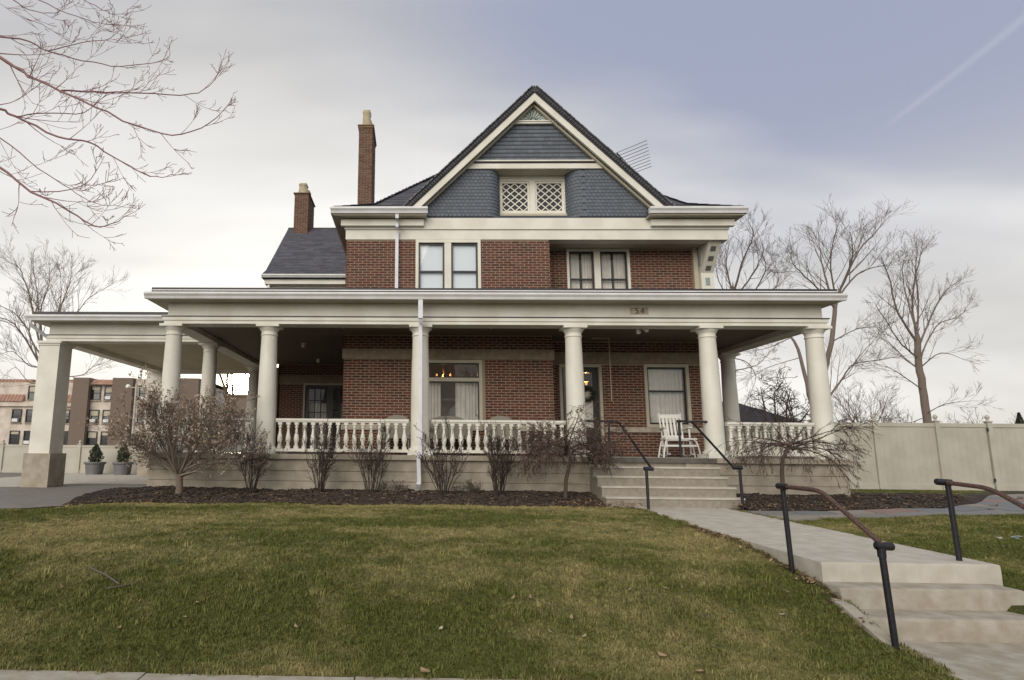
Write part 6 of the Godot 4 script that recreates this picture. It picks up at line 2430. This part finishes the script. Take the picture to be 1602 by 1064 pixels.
	var limbs_t2 := [
		[0.18, 0.084, Vector3(20.17, 2.23, -33), Vector3(20.39, 3.83, -33), Vector3(20.86, 5.65, -33), Vector3(21.38, 7.24, -33), Vector3(21.76, 9.06, -33), Vector3(21.95, 9.64, -33)],
		[0.13, 0.0336, Vector3(20.2, 3.51, -33), Vector3(20.09, 5.15, -33.25), Vector3(19.99, 6.95, -33.5), Vector3(19.75, 7.8, -33.75), Vector3(19.57, 9, -34)],
		[0.07, 0.0084, Vector3(21.76, 9.06, -33), Vector3(21.74, 10.98, -33.5), Vector3(21.96, 12.37, -34), Vector3(22.3, 13.82, -34.5)],
		[0.055, 0.0084, Vector3(21.94, 9.54, -33), Vector3(22.71, 10.7, -32.5), Vector3(23.43, 11, -32), Vector3(23.79, 10.89, -31.5)],
		[0.065, 0.0084, Vector3(22.03, 9.81, -33), Vector3(22.23, 11.4, -32), Vector3(21.6, 12.52, -31)],
		[0.06, 0.0084, Vector3(22.2, 10.15, -33), Vector3(23.85, 12.45, -33.67), Vector3(25.28, 13.58, -34.33), Vector3(26.21, 14.56, -35)],
		[0.06, 0.0084, Vector3(21.76, 9.06, -33), Vector3(20.53, 9.98, -32.33), Vector3(19.17, 10.86, -31.67), Vector3(18.59, 11.1, -31)],
		[0.04, 0.0063, Vector3(21.38, 7.24, -33), Vector3(23.26, 8.1, -33.75), Vector3(25.21, 8.35, -34.5)],
		[0.03, 0.0063, Vector3(19.4, 7.5, -33), Vector3(17.84, 6.84, -32.5), Vector3(16.45, 6.6, -32)],
		[0.025, 0.005, Vector3(19.68, 6.44, -33), Vector3(18.64, 6.1, -33.5), Vector3(17.71, 5.72, -34)],
		[0.07, 0.0084, Vector3(20.42, 3.83, -33), Vector3(20.87, 4.43, -32.8), Vector3(21.57, 5.42, -32.6), Vector3(21.98, 6.04, -32.4), Vector3(23.12, 6.24, -32.2), Vector3(24.34, 6.45, -32)],
		[0.025, 0.005, Vector3(21.98, 6.04, -32.4), Vector3(22.35, 6.77, -31.9), Vector3(22.85, 7.49, -31.4)],
		[0.055, 0.0084, Vector3(21.85, 9.3, -33), Vector3(21.3, 10.98, -32.27), Vector3(21.05, 12.1, -31.53), Vector3(20.93, 12.78, -30.8)],
		[0.03, 0.0063, Vector3(19.57, 9, -34), Vector3(19.58, 10.29, -34.25), Vector3(20.18, 11.62, -34.5)],
	]
	var limbs_t1 := [
		[0.15, 0.0672, Vector3(14.71, 2.14, -30), Vector3(14.8, 4.78, -30), Vector3(14.88, 6.59, -30), Vector3(15.13, 9.05, -30)],
		[0.06, 0.0084, Vector3(15.01, 7.81, -30), Vector3(15.26, 9.56, -30.5), Vector3(15.4, 10.99, -31), Vector3(15.95, 12.25, -31.5)],
		[0.06, 0.0084, Vector3(15.13, 9.05, -30), Vector3(15.39, 10.45, -29.5), Vector3(15.73, 11.56, -29), Vector3(15.34, 12.07, -28.5)],
		[0.05, 0.0084, Vector3(15.11, 8.74, -30), Vector3(16.39, 10.2, -30.5), Vector3(17.24, 11.42, -31), Vector3(17.45, 12.25, -31.5)],
		[0.045, 0.0084, Vector3(15.1, 7.81, -30), Vector3(15.88, 9.2, -29.33), Vector3(16, 9.93, -28.67), Vector3(15.56, 10.32, -28)],
		[0.04, 0.0084, Vector3(15.05, 7.2, -30), Vector3(16.88, 8.9, -30.67), Vector3(18.05, 10.04, -31.33), Vector3(18.32, 11.06, -32)],
		[0.035, 0.0084, Vector3(15.06, 8.43, -30), Vector3(14.25, 9.54, -29.5), Vector3(13.88, 10.48, -29)],
		[0.03, 0.0063, Vector3(14.86, 5.98, -30), Vector3(15.35, 5.7, -29.67), Vector3(15.47, 5.01, -29.33), Vector3(14.94, 4.11, -29)],
		[0.03, 0.0063, Vector3(14.88, 5.38, -30), Vector3(16.23, 5.75, -30.5), Vector3(17.32, 6.61, -31)],
	]
	var limbs_tl := [
		[0.275, 0.168, Vector3(-35.3, 0.3, -60), Vector3(-34.68, 2.08, -60), Vector3(-34.99, 6.28, -60), Vector3(-35.62, 8.73, -60), Vector3(-35.87, 9.97, -60)],
		[0.11, 0.0252, Vector3(-35.92, 9.22, -60), Vector3(-36.85, 11.48, -58.67), Vector3(-37.72, 13.06, -57.33), Vector3(-39.27, 13.26, -56)],
		[0.1, 0.0252, Vector3(-36.21, 9.65, -60), Vector3(-38.08, 12.64, -61), Vector3(-40.42, 14.78, -62), Vector3(-44.03, 16.32, -63)],
		[0.12, 0.0168, Vector3(-35.87, 9.97, -60), Vector3(-36.91, 14.26, -59.5), Vector3(-37.5, 16.67, -59), Vector3(-38.14, 18.44, -58.5), Vector3(-38.87, 18.92, -58)],
		[0.11, 0.0168, Vector3(-35.75, 9.97, -60), Vector3(-37.27, 14.65, -61.33), Vector3(-37.6, 17.95, -62.67), Vector3(-38.5, 20.58, -64)],
		[0.1, 0.0168, Vector3(-35.62, 9.97, -60), Vector3(-34.11, 14.16, -59), Vector3(-32.83, 16.74, -58), Vector3(-32.14, 17.71, -57)],
		[0.1, 0.0168, Vector3(-35.48, 9.85, -60), Vector3(-34.12, 13.3, -61), Vector3(-33.17, 16.12, -62), Vector3(-31.95, 17.58, -63)],
		[0.1, 0.0168, Vector3(-35.87, 9.97, -60), Vector3(-37.6, 15.3, -61.33), Vector3(-39.03, 18.28, -62.67), Vector3(-40.23, 20.16, -64)],
		[0.07, 0.0126, Vector3(-35.24, 8.12, -60), Vector3(-31.67, 8.19, -59.33), Vector3(-30.18, 8.96, -58.67), Vector3(-27.92, 9.61, -58)],
		[0.07, 0.0126, Vector3(-35.53, 9.04, -60), Vector3(-36.07, 9.01, -58.33), Vector3(-36.66, 10.08, -56.67), Vector3(-36.7, 9.54, -55)],
		[0.09, 0.0126, Vector3(-35.5, 9.97, -60), Vector3(-35.14, 13.87, -60.67), Vector3(-35.46, 17.27, -61.33), Vector3(-36.35, 19.79, -62)],
		[0.05, 0.0126, Vector3(-35.37, 7.5, -60), Vector3(-36.32, 7.52, -59), Vector3(-37.11, 8.78, -58), Vector3(-37.5, 7.77, -57)],
	]
	var far_tone := Color(0.21, 0.165, 0.145)
	var P := {"levels": 3, "wob": 0.13, "up": [0.1, 0.08, 0.06, 0.05], "ang": 0.55, "ratio": 0.68, "kids": [6, 5, 3], "minr": 0.0045}
	R.seed = 101
	bare_tree("bare_tree", "tall bare tree with straight trunk and fan of limbs above the fence", "bare winter trees", Vector3(29.3, 0.55, -38.0), limbs_t3, 1, 2.3, 1.8, P, far_tone)
	R.seed = 102
	bare_tree("bare_tree", "forked bare tree spreading behind the right end of the porch", "bare winter trees", Vector3(21.0, 0.55, -33.0), limbs_t2, 2, 2.4, 2.0, P, far_tone)
	R.seed = 103
	bare_tree("bare_tree", "dark bare tree between the roof bracket and the porch column", "bare winter trees", Vector3(16.4, 0.55, -30.0), limbs_t1, 1, 2.4, 1.7, P, Color(0.16, 0.125, 0.108))
	R.seed = 104
	var PL := P.duplicate()
	PL["minr"] = 0.008
	bare_tree("bare_tree", "broad pale bare tree beyond the apartment block behind the carport", "bare winter trees", Vector3(-35.0, 0.55, -60.0), limbs_tl, 1, 1.6, 3.4, PL, Color(0.26, 0.22, 0.175))
	R.seed = 105
	var PT := {"levels": 3, "wob": 0.34, "up": [0.04, -0.02, 0.0, 0.02], "ang": 0.85, "ratio": 0.58, "kids": [6, 4, 3], "minr": 0.009}
	wild_tree("bare_tree", "small gnarled tree with curling branches behind the porch end", "bare winter trees", Vector3(14.9, 0.55, -26.0), 4.6, 0.13, 9, 0.9, PT, Color(0.08, 0.06, 0.05))
	R.seed = 106
	wild_tree("bare_tree", "small bare tree standing left of the tall straight one", "bare winter trees", Vector3(28.2, 0.55, -42.0), 6.2, 0.12, 8, 0.75, P, far_tone)
	R.seed = 107
	var thin := [[0.14, 0.05, Vector3(-12.441, 3.378, -44), Vector3(-12.985, 5.222, -44), Vector3(-13.547, 6.465, -44), Vector3(-14.088, 8.037, -44), Vector3(-14.462, 10.551, -44)],
		[0.13, 0.05, Vector3(-12.884, 3.375, -44), Vector3(-13.03, 5.221, -44), Vector3(-13.056, 6.513, -44), Vector3(-13.086, 8.724, -44), Vector3(-13.485, 11.017, -44)],
		[0.12, 0.04, Vector3(-12.352, 3.379, -44), Vector3(-12.583, 5.225, -44), Vector3(-12.787, 6.514, -44), Vector3(-12.815, 8.725, -44), Vector3(-12.572, 11.02, -44)]]
	bare_tree("bare_tree", "slender three stemmed tree against the low sun behind the carport", "bare winter trees", Vector3(-12.618, 0.55, -44.0), thin, 1, 1.0, 1.2, P, Color(0.12, 0.085, 0.06))
	# the street tree whose branches hang in from the left
	R.seed = 108
	var PB := {"levels": 3, "wob": 0.05, "up": [0.06, 0.09, 0.12, 0.10], "ang": 0.72, "ratio": 0.56, "kids": [5, 4, 2], "minr": 0.0028}
	var base := Vector3(-10.6, 0.4, -8.2)
	var tone := Color(0.33, 0.185, 0.19)
	var t := thing("street_tree", "reddish bare branches reaching in from the upper left border", "tree", base, "bare winter trees")
	var tr := MB.new()
	tr.col = Color(0.12, 0.09, 0.075)
	limb(tr, [Vector3(-10.6, 0.2, -8.2), Vector3(-10.5, 2.0, -8.2), Vector3(-10.3, 4.2, -8.1), Vector3(-10.1, 7.0, -8.0), Vector3(-9.9, 10.5, -8.0)], 0.24, 0.07, 0.0, 1.0, PB)
	hp("trunk", tr, M.bark, t)
	var cr := MB.new()
	cr.col = tone
	for i in limbs_br.size():
		var lb: Array = limbs_br[i]
		var side := i in [1, 3, 5, 7]
		if not side:
			var first: Vector3 = lb[2]
			var root := Vector3(-10.2, minf(first.y + 0.7, 9.5), -8.05)
			limb(cr, [root, root.lerp(first, 0.5) + Vector3(0, 0.15, 0), first], lb[0] * 1.5, lb[0], 1.2, 0.7, PB)
		limb(cr, lb.slice(2), lb[0] * 0.58, lb[1] * 0.8, 3.4, 0.66, PB, 0.05)
	for i in 9:
		var an := TAU * i / 9.0 + 1.7
		branch(cr, Vector3(-10.1, R.randf_range(6.5, 9.5), -8.0), Vector3(cos(an) - 0.6, 0.5, sin(an)).normalized(), 3.0, 0.05, 0, PB)
	hp("crown", cr, M.bark, t)

func build_shrubs() -> void:
	var dark := Color(0.085, 0.062, 0.052)
	var gy := func_y(-3.2)
	stem_shrub("bare upright shrub in front of the second porch column from the left", Vector3(-3.2, gy, -12.72), 1.22, 15, 0.32, dark, 201)
	stem_shrub("bare upright shrub midway between second and third porch columns", Vector3(-1.86, gy, -12.75), 1.3, 17, 0.36, dark, 202)
	stem_shrub("bare leaning shrub left of the white downpipe", Vector3(-0.86, gy, -12.75), 1.3, 15, 0.40, dark, 203)
	stem_shrub("bare loose shrub just right of the white downpipe", Vector3(0.58, gy, -12.75), 1.25, 16, 0.40, dark, 204)
	stem_shrub("bare dense shrub in front of the porch chair right of the window", Vector3(1.62, gy, -12.75), 1.3, 18, 0.36, dark, 205)
	# low grey twiggy plant by the downpipe
	R.seed = 206
	for q in [[-0.42, "low grey twiggy plant at the foundation left of the downpipe"], [1.05, "low grey twiggy plant at the foundation between two shrubs"]]:
		var low := thing("low_shrub", q[1], "shrub", Vector3(q[0], gy, -13.0), "low plants at the foundation")
		var P0 := {"levels": 2, "wob": 0.3, "up": [0.0, 0.05, 0.05], "ang": 0.8, "ratio": 0.5, "kids": [6, 4], "minr": 0.0026}
		var mb := MB.new()
		mb.col = Color(0.15, 0.125, 0.10)
		for i in 26:
			branch(mb, Vector3(R.randf_range(-0.25, 0.25), 0, R.randf_range(-0.08, 0.08)), Vector3(R.randf_range(-0.8, 0.8), 1, R.randf_range(-0.3, 0.6)).normalized(), R.randf_range(0.15, 0.3), 0.005, 0, P0)
		part("stems", mb, M.bark, low)
	# the big round shrub at the left corner
	R.seed = 210
	var b := Vector3(-4.55, gy - 0.05, -12.55)
	var t := thing("round_shrub_tree", "large round multi-branched shrub with dry brown seed heads at the left porch corner", "shrub", b)
	var tr := MB.new()
	tr.col = Color(0.20, 0.155, 0.125)
	tr.tube(PackedVector3Array([Vector3(0, -0.1, 0), Vector3(0.01, 0.15, 0), Vector3(-0.02, 0.42, 0)]), PackedFloat32Array([0.085, 0.07, 0.07]), 10)
	part("trunk", tr, M.bark, t)
	var P := {"levels": 3, "wob": 0.15, "up": [0.02, 0.05, 0.08, 0.08], "ang": 0.55, "ratio": 0.55, "kids": [9, 6, 3], "minr": 0.0032, "tips": true}
	tips.clear()
	var cr := MB.new()
	cr.col = Color(0.25, 0.20, 0.165)
	for i in 24:
		var an := TAU * i / 24.0 * 2.0 + R.randf_range(-0.25, 0.25)
		var el := R.randf_range(0.25, 1.25)
		var start := Vector3(-0.02, R.randf_range(0.28, 0.45), 0)
		branch(cr, start, Vector3(cos(an) * cos(el), sin(el), sin(an) * cos(el) * 0.75).normalized(), R.randf_range(1.2, 1.62), R.randf_range(0.016, 0.027), 0, P)
	part("crown", cr, M.bark, t)
	var lf := MB.new()
	for p in tips:
		var nn := 3 if p.y > 0.9 or p.x < -0.4 else 1
		for k in nn:
			if R.randf() < 0.75:
				leaf(lf, p + rand_dir() * 0.03, R.randf_range(0.014, 0.034), Color(0.20, 0.12, 0.085).lerp(Color(0.52, 0.43, 0.35), R.randf()))
	part("seed_heads", lf, M.leafy, t, true)
	# weeping dwarf trees on both sides of the steps
	weeping("small weeping tree with dense brown twigs left of the porch steps", Vector3(2.88, gy - 0.02, -12.62), [Vector3(0, -0.1, 0), Vector3(0.03, 0.35, 0), Vector3(0.13, 0.78, 0.02), Vector3(0.05, 0.93, 0.05)], 26, 0.95, 211, true)
	weeping("small umbrella shaped weeping tree with crooked trunk right of the porch steps", Vector3(6.83, gy - 0.02, -12.35), [Vector3(0, -0.1, 0), Vector3(0.02, 0.45, 0), Vector3(0.04, 0.78, 0.03), Vector3(0.22, 1.08, 0.05)], 19, 1.06, 212, false)

func func_y(_x: float) -> float:
	return 0.74

func weeping(label: String, at: Vector3, trunk: Array, n: int, reach: float, sd: int, dense: bool) -> void:
	R.seed = sd
	var t := thing("weeping_tree", label, "tree", at, "weeping dwarf trees by the steps")
	var P := {"levels": 3, "wob": 0.20, "up": [-0.10, -0.13, -0.16, -0.10], "ang": 0.62, "ratio": 0.6, "kids": [8, 5, 3] if dense else [6, 4, 3], "minr": 0.0032, "tips": true}
	var tr := MB.new()
	tr.col = Color(0.115, 0.085, 0.07)
	limb(tr, trunk, 0.042, 0.03, 0.0, 1.0, P)
	part("trunk", tr, M.bark, t)
	tips.clear()
	var cr := MB.new()
	cr.col = Color(0.115, 0.078, 0.064)
	var top: Vector3 = trunk[trunk.size() - 1]
	for i in n:
		var an := TAU * i / n + R.randf_range(-0.3, 0.3)
		branch(cr, top + Vector3(0, R.randf_range(-0.12, 0.02), 0), Vector3(cos(an), R.randf_range(0.25, 0.8) if dense else R.randf_range(0.08, 0.5), sin(an) * 0.8).normalized(), reach * R.randf_range(0.65, 1.1), 0.017, 0, P)
	part("crown", cr, M.bark, t)
	if dense:
		var lf := MB.new()
		for p in tips:
			if R.randf() < 0.8:
				leaf(lf, p + rand_dir() * 0.02, R.randf_range(0.012, 0.026), Color(0.12, 0.075, 0.055).lerp(Color(0.22, 0.15, 0.115), R.randf()))
		part("dry_leaves", lf, M.leafy, t, true)

# ------------------------------------------------------------------
func _ready() -> void:
	var cam := Camera3D.new()
	cam.name = "camera"
	add_child(cam)
	cam.position = Vector3(0, EYE, 0)
	cam.rotation = Vector3(atan(0.171), deg_to_rad(1.6), deg_to_rad(0.55))
	cam.projection = Camera3D.PROJECTION_FRUSTUM
	cam.near = 0.1
	cam.far = 2000.0
	cam.size = 1.064 * 0.1
	cam.frustum_offset = Vector2(0.179 * 0.1, 0.0)
	cam.current = true
	var env := Environment.new()
	env.background_mode = Environment.BG_SKY
	var sky := Sky.new()
	var pan := PanoramaSkyMaterial.new()
	pan.panorama = ImageTexture.create_from_image(sky_image())
	sky.sky_material = pan
	env.sky = sky
	env.background_energy_multiplier = 1.0
	env.tonemap_mode = Environment.TONE_MAPPER_LINEAR
	env.tonemap_exposure = 1.44
	env.sdfgi_enabled = true
	env.ssao_enabled = true
	env.ssil_enabled = true
	var we := WorldEnvironment.new()
	we.name = "world_environment"
	we.environment = env
	add_child(we)
	var sun := DirectionalLight3D.new()
	sun.name = "sun"
	sun.light_color = Color(1.0, 0.96, 0.90)
	sun.light_energy = 0.5
	sun.light_angular_distance = 48.0
	sun.shadow_enabled = true
	add_child(sun)
	sun.look_at_from_position(Vector3(-0.40, 0.47, 0.92), Vector3.ZERO)
	noise.seed = 9
	noise.frequency = 0.01
	noise.fractal_octaves = 3
	R.seed = 1
	make_materials()
	build_ground()
	build_background()
	build_trees()
	R.seed = 2
	build_house()
	build_fences()
	build_antenna()
	build_handrails()
	build_porch_things()
	build_planters()
	build_shrubs()
	build_grass()
	build_litter()
